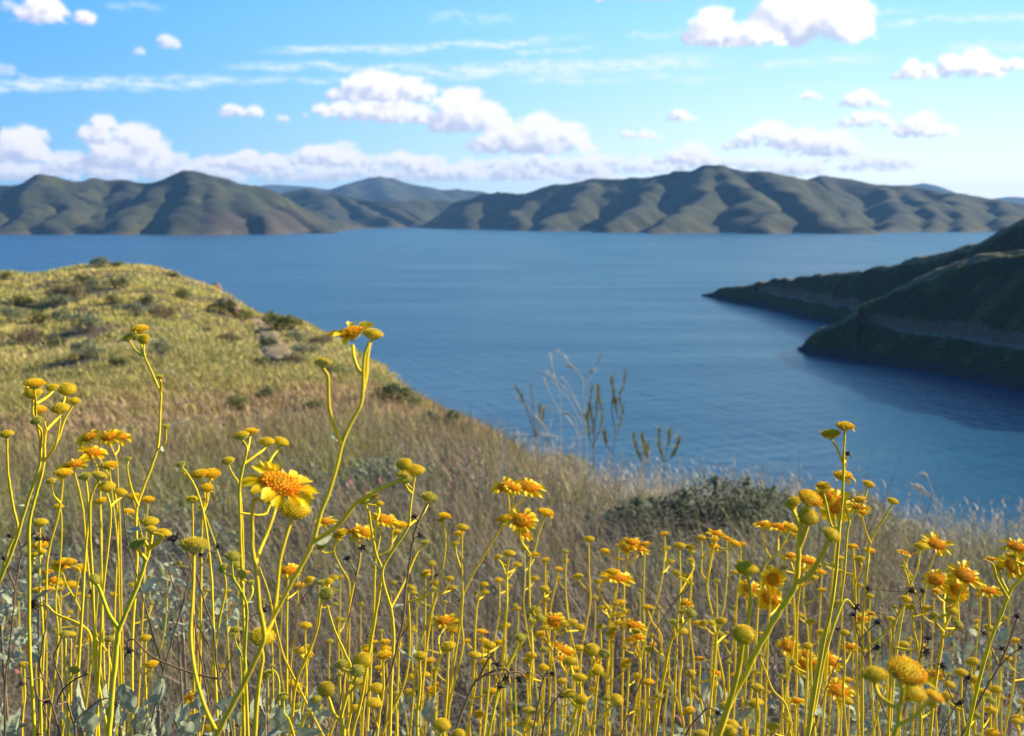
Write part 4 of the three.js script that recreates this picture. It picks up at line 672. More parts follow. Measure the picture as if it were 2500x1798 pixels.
// ------------------------------------------------------------------ the grass itself
const patchy = (x, z) => fbm(x * 0.07 + 3, z * 0.07, 4) + 0.35 * n2(x * 0.35, z * 0.35);
const onTrail = (x, z, d = 0.16) => trail.some((p) => (p.x - x) ** 2 + (p.z - z) ** 2 < d);
{
  const R = rng(300);
  // dry grass of the foreground, thick and tangled, in tufts
  const near = new Field(120000);
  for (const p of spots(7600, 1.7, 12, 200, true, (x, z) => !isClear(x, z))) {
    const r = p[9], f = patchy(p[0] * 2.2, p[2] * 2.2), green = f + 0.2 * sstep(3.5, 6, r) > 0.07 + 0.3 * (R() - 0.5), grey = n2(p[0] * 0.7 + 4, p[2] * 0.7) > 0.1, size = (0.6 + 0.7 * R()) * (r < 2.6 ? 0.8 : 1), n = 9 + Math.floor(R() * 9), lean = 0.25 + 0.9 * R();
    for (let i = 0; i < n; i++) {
      const a = R() * 6.283, q = 0.085 * Math.sqrt(R()) * (1 + 0.06 * r), c = pick(green && R() < 0.75 ? GREEN : R() < 0.92 * sstep(8, 3.8, r) ? NEAR_BROWN : grey && R() < 0.6 ? GREY : STRAW, R), v = 0.7 + 0.6 * R(), h = 0.36 * size * (0.4 + 0.7 * R());
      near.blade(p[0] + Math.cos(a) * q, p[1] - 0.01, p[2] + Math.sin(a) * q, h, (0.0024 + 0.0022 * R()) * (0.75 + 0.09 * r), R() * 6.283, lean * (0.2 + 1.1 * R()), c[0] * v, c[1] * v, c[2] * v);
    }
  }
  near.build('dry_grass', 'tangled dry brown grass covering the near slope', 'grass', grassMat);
  // fallen stems and litter lying at all angles
  const dead = new Field(16000);
  for (const p of spots(15000, 1.6, 10, 220, true)) { const c = pick(GREY.concat([[0.38, 0.31, 0.24], [0.2, 0.15, 0.11]]), R), v = 0.6 + 0.7 * R(); dead.blade(p[0], p[1] + 0.02 + 0.12 * R(), p[2], 0.1 + 0.28 * R(), 0.003 + 0.002 * R(), p[3], 0.6 + 2.2 * R(), c[0] * v, c[1] * v, c[2] * v, 0.8); }
  dead.build('dead_stems', 'fallen dead stems lying in the dry grass', 'dead stems', grassMat);
  // dead twigs standing among the stalks
  const twigs = new Field(2600);
  for (const p of spots(620, 1.1, 3.4, 225, true)) for (let i = 0; i < 3; i++) { const v = 0.6 + 0.7 * R(); twigs.blade(p[0] + 0.05 * R(), p[1], p[2] + 0.05 * R(), (0.3 + 0.42 * R()) * (p[9] < 1.6 ? 0.8 : 1), 0.0026, R() * 6.28, 0.1 + 0.6 * R(), 0.19 * v, 0.135 * v, 0.095 * v); }
  twigs.build('dead_twigs', 'dark dead twigs standing among the flower stalks', 'dead stems', grassMat);
  // the left hill: short grass, green and yellow, paler where it is dry
  const hill = new Field(230000);
  for (const p of spots(34000, 8.5, 97, 230, true, (x, z) => !onTrail(x, z) && !isClear(x, z))) {
    const r = p[9], f = patchy(p[0] * 0.8, p[2] * 0.8) + 0.5 * sstep(10, 45, r) - 0.12 + 0.25 * n2(p[0] * 0.4, p[2] * 0.25) + 0.14 + 0.22 * sstep(-0.08, -0.3, Math.atan2(p[0], -p[2])), y = n2(p[0] * 0.05 + 9, p[2] * 0.05), n = 5 + Math.floor(R() * 4), s = 0.6 + 0.6 * R();
    for (let i = 0; i < n; i++) {
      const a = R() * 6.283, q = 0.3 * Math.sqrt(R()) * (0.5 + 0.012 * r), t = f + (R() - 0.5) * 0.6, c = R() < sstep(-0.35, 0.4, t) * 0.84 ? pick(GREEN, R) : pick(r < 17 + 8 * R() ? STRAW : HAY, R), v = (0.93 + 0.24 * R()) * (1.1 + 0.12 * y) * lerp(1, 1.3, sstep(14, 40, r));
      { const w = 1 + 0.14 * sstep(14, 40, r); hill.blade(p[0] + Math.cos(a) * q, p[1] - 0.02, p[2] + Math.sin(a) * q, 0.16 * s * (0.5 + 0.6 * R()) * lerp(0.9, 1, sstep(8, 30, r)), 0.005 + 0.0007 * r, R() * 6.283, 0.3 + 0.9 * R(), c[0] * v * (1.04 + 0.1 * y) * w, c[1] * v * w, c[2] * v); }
    }
  }
  hill.build('hill_grass', 'short green and yellowing grass on the hillside', 'grass', grassMat);
  // grass heads against the water along the near skyline
  const rim = new Field(30000);
  for (const p of spots(1300, 5.5, 12.5, 240, false, (x, z, r, D) => r > D - 2.4, -0.02, 0.47)) for (let i = 0; i < 7; i++) {
    const a = R() * 6.283, q = 0.12 * Math.sqrt(R()), h = 0.16 + 0.34 * R() ** 2, az = R() * 6.28, ln = 0.1 + 0.5 * R(), v = 0.8 + 0.4 * R(), x = p[0] + Math.cos(a) * q, z = p[2] + Math.sin(a) * q;
    rim.blade(x, p[1], z, h, 0.0028, az, ln, 0.5 * v, 0.42 * v, 0.31 * v);
    if (R() < 0.6) for (let k = 0; k < 4; k++) rim.blade(x + Math.cos(az) * ln * h * (0.8 + 0.05 * k), p[1] + h * (0.72 + 0.07 * k), z + Math.sin(az) * ln * h * (0.8 + 0.05 * k), 0.022 + 0.02 * R(), 0.007, R() * 6.28, 0.8, 0.55 * v, 0.48 * v, 0.38 * v);
  }
  rim.build('dry_grass', 'feathery dry grass heads standing against the water', 'grass', grassMat);
  // small herbs low in the grass: a few pink, most grey green
  const herbs = new Field(60000);
  for (const p of spots(2600, 1.8, 9, 250, true, (x, z, r, D, th, R2) => n2(x * 0.9, z * 0.9) > R2() * 0.9 - 0.5)) {
    const w = R(), c = w < 0.05 ? [0.5, 0.16, 0.17] : w < 0.45 ? [0.2, 0.26, 0.07] : [0.31, 0.35, 0.26], s = 0.7 + 0.8 * R();
    for (let i = 0; i < 18; i++) { const a = R() * 6.283, q = 0.1 * Math.sqrt(R()) * s, v = 0.75 + 0.5 * R(); herbs.blade(p[0] + Math.cos(a) * q, p[1] + 0.02 + 0.17 * R() * s, p[2] + Math.sin(a) * q, 0.018 + 0.024 * R(), 0.008 + 0.006 * R(), R() * 6.28, 0.4 + 1.4 * R(), c[0] * v, c[1] * v, c[2] * v); }
  }
  herbs.build('low_herbs', 'small grey green and pinkish herbs low in the dry grass', 'herbs', grassMat);
}
// scrub on the two dark headlands
{
  const R = rng(61), bush = (() => { const pos = [], col = [], idx = [], r2 = rng(62); for (let i = 0; i < 70; i++) { const u = r2() * 2 - 1, a = r2() * 6.28, q = Math.sqrt(1 - u * u), k = 0.55 + 0.45 * r2(), x = Math.cos(a) * q * k * 0.62, y = Math.max(0, u) * k * 0.6 + 0.06, z = Math.sin(a) * q * k * 0.62, s = 0.16, b = pos.length / 3, v = 0.8 + 0.4 * r2(); for (let m = 0; m < 3; m++) { pos.push(x + (r2() - 0.5) * s * 2, y + (r2() - 0.3) * s * 2, z + (r2() - 0.5) * s * 2); col.push(v, v, v); } idx.push(b, b + 1, b + 2); } return mesh3(pos, idx, col); })();
  const P = []; for (const s of scrub) { if (R() < (s[3] ? 0.25 : 0.7)) { const v = 0.7 + 0.6 * R(), rim = s[3]; P.push([s[0] + (R() - 0.5) * 1.6, s[1] - 0.15, s[2] + (R() - 0.5) * 1.6, R() * 6.28, (rim ? 0.3 : 0.45) + 0.9 * R() ** 2 * (rim ? 0.3 : 0.9), (rim ? 0.3 : 0.19) * v, (rim ? 0.255 : 0.165) * v, (rim ? 0.1 : 0.045) * v, 0.2]); } }  // bushes on the crest tinted paler too, as part of the painted sunlit rim
  scatter('scrub_vegetation', 'dark low scrub covering the headlands', 'scrub', bush, grassMat, P);
}

// the big forked stalk of the open flower
stalk('E', 0.56, 'thick forked stalk carrying the largest open flower and the tall flowers against the water', [
  '1570,1631 1700,1380 1830,1130 1905,960 1918,900 1885,700 1855,400 1835,290 1834,0 1852,-90 1920,-165',
  '1565,1612 1480,1400 1410,1150 1385,950 1388,800 1405,500 1413,300', '1855,385 1885,285 1930,180 1985,30 2010,-60',
  '1916,905 1975,800 2000,690 2015,550 2035,350 2080,180 2130,40', '1985,790 2000,740 2136,480 2265,240 2330,0 2385,-130 2445,-330 2485,-500 2525,-600 2575,-690 2615,-770 2635,-890 2638,-1000 2650,-1150 2680,-1230',
  '2636,-990 2600,-1040 2570,-1130 2550,-1215', '2480,-490 2425,-630 2390,-750 2385,-890 2380,-990 2362,-1050', '2275,230 2465,90 2585,-60 2705,-130 2835,-200 2925,-230', '2632,-870 2662,-990 2668,-1110 2690,-1225',
], 'f 2040,-215,455,20,13; v 1412,225,212,2,-4; b 2140,-30,225,10,18; f 2548,-1312,280,-8,12; b 2712,-1300,142,8,10; v 2345,-1095,128,4,-14; v 2935,-270,88,0,0', { r: 0.0012, leaves: [[2480, -490, 2415, -560], [2270, 235, 2410, 180]], raise: 0.08 });
stalk('F', 0.62, 'short stalk with one bright domed head half hidden behind the thick fork', ['60,1700 90,1250 120,1050 130,960'], 'b 118,900,190,8,20');

// left side
stalk('A', 0.95, 'tall slender stalk standing clear against the grassy hill with three heads on top', ['960,3300 955,2560 985,2100 990,1900 985,1631 1030,1480 1090,1320 1135,1190 1150,1080 1158,900 1162,780 1125,690 1080,580 1048,510 1037,430', '1030,508 985,470 938,402', '1168,770 1166,700 1156,668', '1148,1188 1190,1140 1204,1030', '990,1585 960,1500 930,1380 918,1300', '1045,500 1025,430 1012,350'],
  'o 1008,300,118,-3,14; b 1040,378,88,2,50; b 922,366,84,-20,8; g 990,356,40; g 1154,650,55; g 1200,1010,55; g 925,1245,52', { leaves: [[1075, 400, 1128, 360], [1150, 1185, 1212, 1160]] });
stalk('A', 0.88, 'stalk at the picture edge with a cluster of heads on two levels', ['-30,2200 100,1881 175,1631 240,1430 285,1295 292,1150 285,1080 268,1000 235,920 218,800', '288,1085 258,960 256,830 250,730', '300,1180 300,1060 280,1000', '268,850 340,800 388,765'], 'b 235,766,132,-4,8; o 245,692,138,3,12; g 260,966,92,-10,20; b 376,726,92,-8,10', { leaves: [[205, 1590, 130, 1590]] });
stalk('A', 0.86, 'upright stalk forking into four domed heads near the left edge of the picture', ['248,3280 235,3000 215,2700 210,2000 212,1700 240,1580 290,1400 318,1270 322,1100 330,1040 300,940 284,905', '330,1042 390,980 432,935', '325,1268 390,1170 420,1050 432,950', '345,1235 420,1100 470,960 520,850', '440,920 458,840 468,780'], 'o 278,882,104,8,14; b 433,876,126,-2,18; b 481,736,134,10,26; b 533,822,92,6,8', { leaves: [[335, 1275, 370, 1250]] });
stalk('A', 1.0, 'straight stalk with a single golden head beside the left edge', ['-40,2260 60,1900 125,1745 100,1631 62,1400 50,1250 48,1100'], 'b 46,1062,98,-4,8');
stalk('A', 1.35, 'stalk with two orange flowers close together on one top', ['880,2400 865,1700 850,1400 840,1250 800,1140', '836,1220 856,1180 860,1120'], 'f 785,1085,165,-6,22; f 868,1078,150,14,20');
stalk('A', 1.4, 'stalk with an orange-centred flower turned away on the left cluster', ['830,2300 850,1631 800,1400 740,1290 690,1190 655,1140'], 'f 640,1092,160,-14,26');
stalk('A', 1.32, 'stalk with a low wide flower beneath the left orange cluster', ['740,2300 725,1650 720,1420 690,1280 668,1230'], 'f 668,1196,170,6,16');
stalk('A', 1.2, 'stalk with one flat orange flower leaning left over the brown grass', ['690,2500 620,1900 600,1631 565,1450 537,1335'], 'f 528,1284,180,-8,14');
stalk('A', 1.15, 'branched stalk with three golden heads low on the left', ['330,2300 345,1950 425,1630 445,1500 455,1390', '420,1565 385,1510 366,1432'], 'o 456,1342,124,2,8; b 366,1404,76,-12,8; b 420,1590,78,0,0', {});
stalk('A', 1.0, 'stalk with one round greenish head beside the two olive domes', ['590,2400 612,2000 640,1640 632,1500 622,1412'], 'g 615,1370,98,-8,6');
stalk('A', 0.95, 'stalk with an olive dome seen from behind, beneath the orange flowers', ['690,2700 670,2200 648,1631 660,1520 698,1424'], 'v 722,1362,118,16,-10');
stalk('A', 0.95, 'stalk with two wide golden domes side by side under a curled black head', ['720,2700 745,2200 800,1640 785,1540 770,1490', '795,1600 830,1560 872,1524'], 'b 768,1442,124,4,14; b 874,1482,94,14,10');
stalk('A', 1.35, 'stalk with a small orange head to the left of two others', ['700,2300 735,1900 725,1590'], 'o 722,1546,84,-6,12');
stalk('A', 1.3, 'stalk with a single orange button head below the paired flowers', ['860,2300 850,1900 820,1600 800,1420 790,1330'], 'o 788,1286,112,-2,10');
stalk('A', 1.4, 'pair of flat orange heads low behind the tall slender stalk', ['1030,2400 1050,1900 1065,1570', '1050,1900 1000,1700 962,1545'], 'o 1070,1536,88,4,10; o 960,1512,88,-4,12; o 930,1622,84');
stalk('A', 0.98, 'slim leaning stalk with a tilted green bud and a smaller one below it', ['1560,2900 1520,2000 1470,1640 1440,1530 1400,1430 1345,1345 1310,1310'], 'g 1305,1286,72,-22,10; g 1330,1336,46,10,10');
stalk('A', 1.15, 'stalk with two wide orange heads one ragged and one frayed at its rim', ['1450,2600 1462,1700 1480,1500 1500,1390', '1470,1640 1500,1560 1520,1400'], 'o 1440,1350,112,-8,16; o 1530,1346,122,6,16; o 1494,1452,92,4,20');
stalk('A', 1.1, 'thin stalk with one olive button below the four-headed stalk', ['1760,2500 1752,1700 1720,1415 1690,1370 1655,1292'], 'b 1645,1256,98,-10,4');
stalk('A', 0.9, 'four-headed stalk rising behind the largest open flower', ['1765,2500 1740,1800 1735,1450 1760,1300 1785,1200 1775,1140 1758,1108', '1786,1210 1800,1150 1816,1078', '1765,1285 1860,1215 1905,1185 1922,1150', '1930,1640 1940,1310 1965,1245 2020,1165'], 'b 1744,1072,112,-8,4; o 1816,1040,98,6,4; b 1930,1116,112,4,10; b 2036,1116,112,20,10');
stalk('A', 1.1, 'single round head between the leaning bud and the frayed orange pair', ['1400,2500 1395,1900 1390,1580'], 'b 1390,1536,88,4,6');

// lower left quarter
stalk('E', 1.1, 'stalk with one golden cap above three small stacked heads', ['300,1700 290,1100 310,900 300,700 285,500 290,300 290,110', '288,330 300,310', '270,440 245,380 243,330'], 'b 290,72,104,2,10; o 288,236,112,-4,10; b 302,284,66,8,10; b 244,306,54,-8,10');
stalk('E', 0.78, 'thick pale green stalk with a flat-topped cluster of four bristly heads', ['785,1680 800,1480 830,1150 855,900 870,840 930,700 1010,500 1060,350 1085,265 1098,150', '1090,268 1140,222 1184,178', '1060,350 1022,305 1000,270', '852,858 790,750 740,620 704,535'], 'b 1086,66,122,4,12; b 1094,122,84,0,10; b 1192,148,104,14,8; g 990,230,108,-16,20; g 1050,196,48; g 690,486,88,30,30', { r: 0.0017, leaves: [[1100, 270, 1120, 275], [1005, 620, 1140, 470], [915, 140, 1003, 105]] });
stalk('E', 0.9, 'greenish stalk with five small bristly buds in front of the pale leaves', ['1770,1680 1765,1300 1785,900 1790,680 1740,560 1692,475 1680,350', '1790,672 1830,600 1826,540', '1700,490 1730,470 1750,460', '1686,470 1640,450 1622,430'], 'g 1690,318,112,6,14; g 1620,406,80,-16,30; g 1720,382,70,16,14; g 1756,452,76,34,30; g 1820,512,60', { green: true, leaves: [[1790, 672, 1850, 625], [1765, 1060, 1700, 985]] });
stalk('E', 0.95, 'small dark green double bud on a short bent stalk', ['1765,1500 1762,1100 1745,1020 1718,970 1708,910'], 'g 1710,852,76,-4,4; g 1698,892,50', { green: true, r: 0.0009 });
stalk('E', 1.15, 'short straight stalk with one small golden button before the dark gap', ['505,1700 512,1300 510,1130 512,940'], 'b 510,886,76,6,6');
stalk('E', 1.2, 'bent stalk with a little button head beside the brown stem', ['830,1500 790,1060 740,970 700,930'], 'b 690,896,58,-6,6');
stalk('E', 1.45, 'far stalk with three orange heads in a row on the left', ['470,1500 590,760 545,640 480,530 455,450', '548,640 560,520 576,425'], 'f 440,375,140,-4,20; o 508,360,74,4,20; o 580,402,92,4,14; o 440,400,90');
stalk('E', 1.6, 'far stalk with low orange flowers among grey green leaves', ['450,1500 440,900 420,640 385,540', '425,640 500,590 515,560'], 'f 378,498,110,-6,20; o 516,526,84,6,14; o 430,514,60');
stalk('E', 1.5, 'far stalk with two orange specks near the picture edge', ['330,1500 325,800 310,590'], 'o 268,562,80; o 340,560,76; f 335,430,90');
stalk('E', 1.3, 'bare bright stem slanting up through the left cluster', ['330,1700 420,900 400,650 430,400 445,170 440,0 425,-60'], '', {});
stalk('E', 1.2, 'bare stem crossing behind the greenish five-bud stalk', ['1450,1680 1540,1150 1600,750 1640,530 1580,300 1500,60 1470,-10'], 'g 1465,-40,60', {});
stalk('E', 1.0, 'yellow stem that rises to a black curled head and a grey leaf', ['700,1200 640,870 560,810 400,740 330,680 300,655'], 'd 250,668,90,-60,10', { leaves: [[250, 650, 368, 545]] });
stalk('E', 1.05, 'pale yellow stem running straight up beside the forked thick stalk', ['2090,1120 2060,1050 1990,780 1940,560 1880,400'], '', { r: 0.0012 });

// middle
stalk('B', 0.9, 'branched stalk crowned with a round dome and a golden cap against the brown grass', ['1040,3300 1055,2830 1070,2530 1050,2330 1010,2200 988,2060 1060,1920 1178,1735 1190,1600 1205,1500 1226,1372', '1196,1470 1175,1440 1155,1400', '1186,1735 1285,1640 1312,1555', '1055,2330 1150,2140 1262,1895', '1150,1420 1140,1350'], 'b 1226,1322,136,2,14; b 1146,1282,116,-4,34; v 1132,1352,92,-14,4; g 1150,1392,104,-4,8; g 1328,1520,118,8,10; g 1296,1852,64', { leaves: [[985, 2040, 910, 1970], [1058, 2335, 1145, 2270]] });
stalk('B', 0.92, 'stalk with three olive heads in a tight bunch to the left of the domed one', ['760,3280 830,3010 880,2730 930,2430 970,2190 985,2050 950,1960 920,1830 890,1640 870,1580', '925,1840 950,1700 962,1600'], 'v 915,1510,98,14,0; b 850,1544,88,-20,8; b 966,1566,66,10,8');
stalk('F', 1.3, 'stalk with a golden head on top and another folded under it', ['1190,1631 1240,1100 1270,950 1340,750 1400,550 1440,350 1450,180 1432,75'], 'o 1442,22,88,6,6; v 1420,58,66,-14,0');
stalk('F', 1.28, 'tall straight stalk with two orange caps and a side bud over brown grass', ['1440,1640 1480,1400 1540,1150 1580,950 1565,800 1575,650 1570,350 1576,135', '1560,440 1543,350 1524,252'], 'b 1576,108,88,6,4; o 1550,152,74,-6,4; b 1520,228,64,-6,6');
stalk('F', 1.3, 'three-headed stalk with a long bare stem in the middle of the meadow', ['1850,1640 1860,1100 1895,700 1895,480 1912,320', '1895,500 1940,440 1972,400', '1893,480 1865,390 1842,345'], 'b 1915,298,82,4,6; b 1834,326,58,-6,6; b 1976,380,62,10,6');
stalk('F', 1.35, 'thin stalk with two little buttons side by side beside the dark slanting stem', ['1250,1631 1340,800 1390,620 1440,580 1475,510', '1420,600 1470,580 1500,560'], 'b 1480,482,66,0,6; b 1505,546,56,6,6');
stalk('F', 1.4, 'short stalk with a doubled golden button over the brown grass', ['1280,1600 1300,900 1300,470'], 'b 1305,452,76,0,6; o 1312,432,60; b 1380,515,60');
stalk('F', 1.3, 'stalk with two green buttons one under the other', ['1600,1640 1640,1400 1660,1100 1670,800 1690,640 1733,560'], 'b 1730,522,68,6,6; b 1738,578,58,10,6; g 1675,590,40');
stalk('F', 1.1, 'gently curving stalk with one button at the top right of the grey leaf', ['980,1640 1060,1450 1150,1250 1185,1050 1190,800 1182,580'], 'b 1206,546,64,20,6; g 1370,560,40', { leaves: [[1240, 1100, 1190, 960], [1240, 1100, 1110, 985]] });
stalk('F', 1.3, 'stalk with a bright orange flower and two small heads behind it', ['1380,1640 1390,1100 1470,980 1497,885', '1410,1050 1400,930 1420,850'], 'f 1440,790,160,-2,16; o 1532,800,52; o 1502,856,84,4,8');
stalk('F', 1.45, 'low stalk bearing five orange buttons at different heights', ['1700,1640 1710,1300 1725,1050 1715,890', '1722,1050 1650,1000 1608,955', '1725,1050 1790,1010 1832,965'], 'o 1715,866,78; o 1730,932,72; o 1605,936,54; o 1836,946,66; b 1730,1002,58');
stalk('F', 1.05, 'stalk with one tufted green bud to the left of the curled black heads', ['1760,1640 1860,1200 1910,1100 1985,950'], 'g 1996,912,82,14,20', { green: true });
stalk('F', 0.85, 'curved stalk with a bright domed head above three rougher ones and an olive dome', ['700,1700 712,1590 690,1520 740,1320 775,1190 800,1140 830,1110', '690,1525 640,1470 605,1365', '772,1175 715,1150 704,1122', '760,1240 790,1230'], 'b 852,1076,138,4,34; g 690,1104,104,-10,10; g 812,1152,112,6,24; g 800,1232,76,0,20; v 585,1288,128,0,44', { r: 0.0016, leaves: [[770, 1235, 735, 1225]] });
stalk('F', 0.92, 'thin stalk with a fuzzy bud among the pale leaves at the bottom', ['360,1700 350,1640 310,1510 275,1460 274,1385'], 'g 270,1342,84,4,20', { green: true });
stalk('F', 0.95, 'leaning stalk with two bristly buds near the bottom of the picture', ['380,1720 392,1631 430,1490 480,1440 505,1420', '470,1450 510,1430'], 'g 514,1356,78,8,10; g 530,1412,64,30,10; g 455,1442,42', { green: true });
stalk('F', 0.82, 'golden domed head just above the bottom edge, left of the slanting black stem', ['1412,1740 1408,1640 1402,1595'], 'b 1426,1546,128,6,24');
stalk('F', 0.8, 'golden domed head cut by the bottom edge beside the slanting black stem', ['1540,1800 1550,1690'], 'b 1548,1612,96,0,24');
stalk('F', 0.95, 'double stem with a wheel-like green head under a knot of buds', ['320,1640 370,1230 440,1060 520,850 550,660 575,640', '700,1640 760,1130 720,1030 640,850 590,680', '575,640 600,560 612,530'], 'g 585,592,110,-6,40; b 600,502,68,0,20; b 642,474,64,8,10; g 548,512,60,-14,10');
stalk('F', 1.3, 'arching twin stalk with orange caps left of the crossing yellow stems', ['740,1640 750,700 745,500 700,420 640,280 655,200', '640,285 580,300 550,280'], 'o 668,172,78,4,10; o 702,140,80,4,10; v 545,255,70,0,6; f 580,70,130,0,14');
stalk('F', 1.2, 'stalk with a yellow petalled flower behind crossing stems', ['700,1640 750,700 800,470 830,330 830,200'], 'f 815,135,190,-6,10; b 812,172,66; f 862,150,110,14,30', {});
stalk('F', 1.2, 'stalk with an orange-centred flower showing its petals to the right', ['880,1640 930,700 945,330 965,230 990,120', '950,330 1050,270 1070,130'], 'f 1000,50,180,14,14; b 1096,76,68; o 1130,90,84,6,16; b 1096,140,70');
stalk('F', 1.1, 'dark orange open flower low between the yellow stems', ['296,1640 300,700 306,490'], 'f 312,425,150,2,20; o 385,528,70; b 460,490,80');
stalk('F', 0.98, 'drooping bud cluster on a bent stalk left of the middle', ['236,1640 240,1350 230,1200 195,1150 165,1160'], 'g 150,1180,80,-30,20; g 190,1120,44', { green: true });
stalk('F', 1.4, 'far stalk with three rusty heads near the ground in the middle', ['1080,1640 1120,1420 1200,1330 1275,1240', '1250,1300 1330,1330 1365,1325'], 'o 1372,1296,104; o 1312,1090,68; b 1302,1180,78; b 1185,1305,64');
stalk('F', 1.45, 'stack of four small orange buttons by the double yellow stem', ['1010,1640 1030,1300 1012,960'], 'o 1010,940,78; o 1012,990,74; b 930,1010,52; o 930,945,56; b 1195,1195,58');
stalk('F', 1.2, 'straight stem with no head at the centre of the meadow', ['1100,1640 1105,1200 1130,900 1240,700 1290,560'], '', {});

// centre right
stalk('C', 1.25, 'single flat orange head on a tall stem to the right of the bright flowers', ['250,2990 300,2430 275,1990 285,1650 305,1631 340,1500 381,1374', '285,1648 210,1540 130,1440'], 'o 396,1332,112,14,8; f 215,1395,200,4,36; f 236,1488,130,20,20', { r: 0.0013 });
stalk('C', 1.3, 'stalk topped by three bright petalled flowers above the brown grass', ['-360,2990 -230,2150 -210,1950 -60,1660 60,1470 125,1345 118,1215', '125,1345 150,1320 150,1205', '135,1345 190,1280 240,1212'], 'f 98,1150,170,-10,26; f 160,1160,120,6,20; f 268,1150,190,10,26; o 96,1378,110,-8,10');
stalk('G', 1.3, 'stalk with two small heads one above the other at the centre', ['100,1640 90,900 115,600 110,430 130,320', '108,450 165,420 185,400'], 'b 132,298,82,6,6; v 48,325,58; b 186,380,60,14,6');
stalk('G', 0.62, 'thick stalk leaning right with large domed heads, in front of the dark bush', ['1635,1660 1750,1350 1860,1150 1900,1060 2000,880 2083,740 2150,640 2205,545 2226,430 2232,263 2246,120 2262,10 2300,-50', '1862,1145 1845,1080 1845,950 1860,800 1882,640 1866,475', '1645,1631 1690,1500 1755,1300 1800,1100 1824,955', '2222,520 2307,464 2387,333 2446,222', '2232,263 2270,170 2294,92', '2246,120 2215,40 2200,-10'], 'b 1855,402,166,2,14; b 1836,886,172,4,34; b 2302,32,152,6,40; b 2478,163,138,22,30; b 2187,-73,116,-24,20; o 2318,-108,176,16,24', { r: 0.0017, leaves: [[1880, 540, 1885, 480]] });
stalk('G', 0.95, 'stalk with two round golden domes touching and two lower ones', ['540,1680 570,1600 620,1420 660,1260 710,1170 750,1080 730,1050', '640,1290 600,1200 576,1125', '747,1085 785,1055 810,1045', '690,1205 745,1180'], 'b 726,1000,118,-2,30; g 822,1030,88,14,20; b 770,1146,98,8,34; b 568,1080,102,-6,12', { r: 0.0014 });
stalk('G', 0.95, 'low leaning stalk with a bristly dome turned right and a flat bud', ['610,1700 650,1631 750,1540 850,1430 895,1392'], 'b 915,1362,96,20,34; g 836,1352,66,-6,8', { r: 0.0012 });
stalk('G', 0.85, 'group of domed heads close to the bottom edge under the leaning thick stalk', ['1700,1760 1720,1650', '1690,1700 1660,1560'], 'b 1728,1592,114,4,30; b 1756,1542,92,14,20; o 1680,1508,64; v 1522,1612,112,0,6');
stalk('G', 1.0, 'stalk with an olive cap and two small buds low at the left of centre', ['235,1700 245,1600 262,1480', '245,1600 285,1570', '245,1600 228,1570'], 'v 276,1440,98,4,4; b 300,1540,66,8,20; v 224,1540,64,-8,6');
stalk('G', 1.1, 'slanting stalk with paired bristly heads and small buttons above', ['-10,1560 60,1300 150,1070 240,920 300,825 320,760', '300,820 335,790 345,780', '305,720 370,655 392,648'], 'g 320,716,98,0,20; g 352,766,78,14,20; b 396,634,58; b 386,555,72,4,8; b 410,586,44; g 215,912,78,-10,10', { r: 0.0012 });
stalk('G', 1.5, 'thin far stalk with one tiny orange button standing alone', ['420,1400 430,690 460,560 486,440'], 'o 490,412,58,6,8');
stalk('G', 1.45, 'stalk with three orange flowers together in front of the grey bush', ['960,900 970,430 985,380 990,300', '985,390 1020,360 1050,320'], 'f 985,262,115,-8,16; f 1018,216,125,8,16; f 1082,266,115,16,16; o 824,280,68,4,8');
stalk('G', 1.35, 'stalk with a frilled flower below one flat button', ['855,1700 860,760 890,640 905,520', '870,720 820,660 780,530'], 'f 912,475,200,2,10; o 880,430,88,0,8; b 770,502,60,-10,8');
stalk('G', 1.3, 'many-headed stalk, its small buds strung at several heights', ['820,1700 850,1000 870,760 930,660', '870,800 830,720 800,700', '868,840 925,810', '880,760 960,735 980,725'], 'o 945,652,64; b 902,666,54; b 982,724,62; b 930,746,64; b 836,690,62; b 796,692,48; v 920,800,64; b 886,850,68; g 864,940,58');
stalk('G', 1.4, 'bunch of six orange and yellow heads left of centre in the dense stand', ['410,1700 440,1000 460,880 455,830', '450,900 540,870 580,810', '540,870 620,850', '545,870 530,820', '440,1000 380,890'], 'f 455,792,150,0,30; b 580,800,90; b 642,836,78; b 530,816,64; b 384,840,58; o 355,886,68');
stalk('G', 1.4, 'low stalk with ragged orange flowers and a round bud', ['530,1700 540,1200 540,1040', '540,1200 600,1050 640,1000', '538,1180 490,1060 480,990'], 'f 482,965,95; f 540,1010,125; b 642,986,74; f 505,1065,90');
stalk('G', 1.3, 'stalk with orange flowers above and below a green bud', ['1050,1700 1080,1100 1060,960 1050,880', '1075,1080 1020,960 1010,930'], 'f 1036,822,150,0,10; v 1050,862,66; f 1068,906,100,10,20; f 1012,926,90,-10,20; b 972,982,56');
stalk('G', 1.25, 'slim arched stalk with one button between the many-headed and the thick one', ['1180,1700 1210,1100 1232,905 1165,800 1135,720'], 'o 1132,690,68,-4,8');
stalk('G', 1.25, 'stalk spreading its flat orange heads wide before the dark bush', ['1710,1700 1690,1250 1640,1000 1610,780 1566,530 1590,400 1612,262', '1562,510 1525,440 1530,330 1522,215', '1530,340 1580,290 1650,290 1745,238', '1566,520 1600,300 1625,200'], 'o 1616,246,80,4,6; b 1520,186,74,-8,6; f 1636,155,120,6,10; o 1618,196,70,0,8; o 1768,222,82,16,10', { r: 0.0013 });
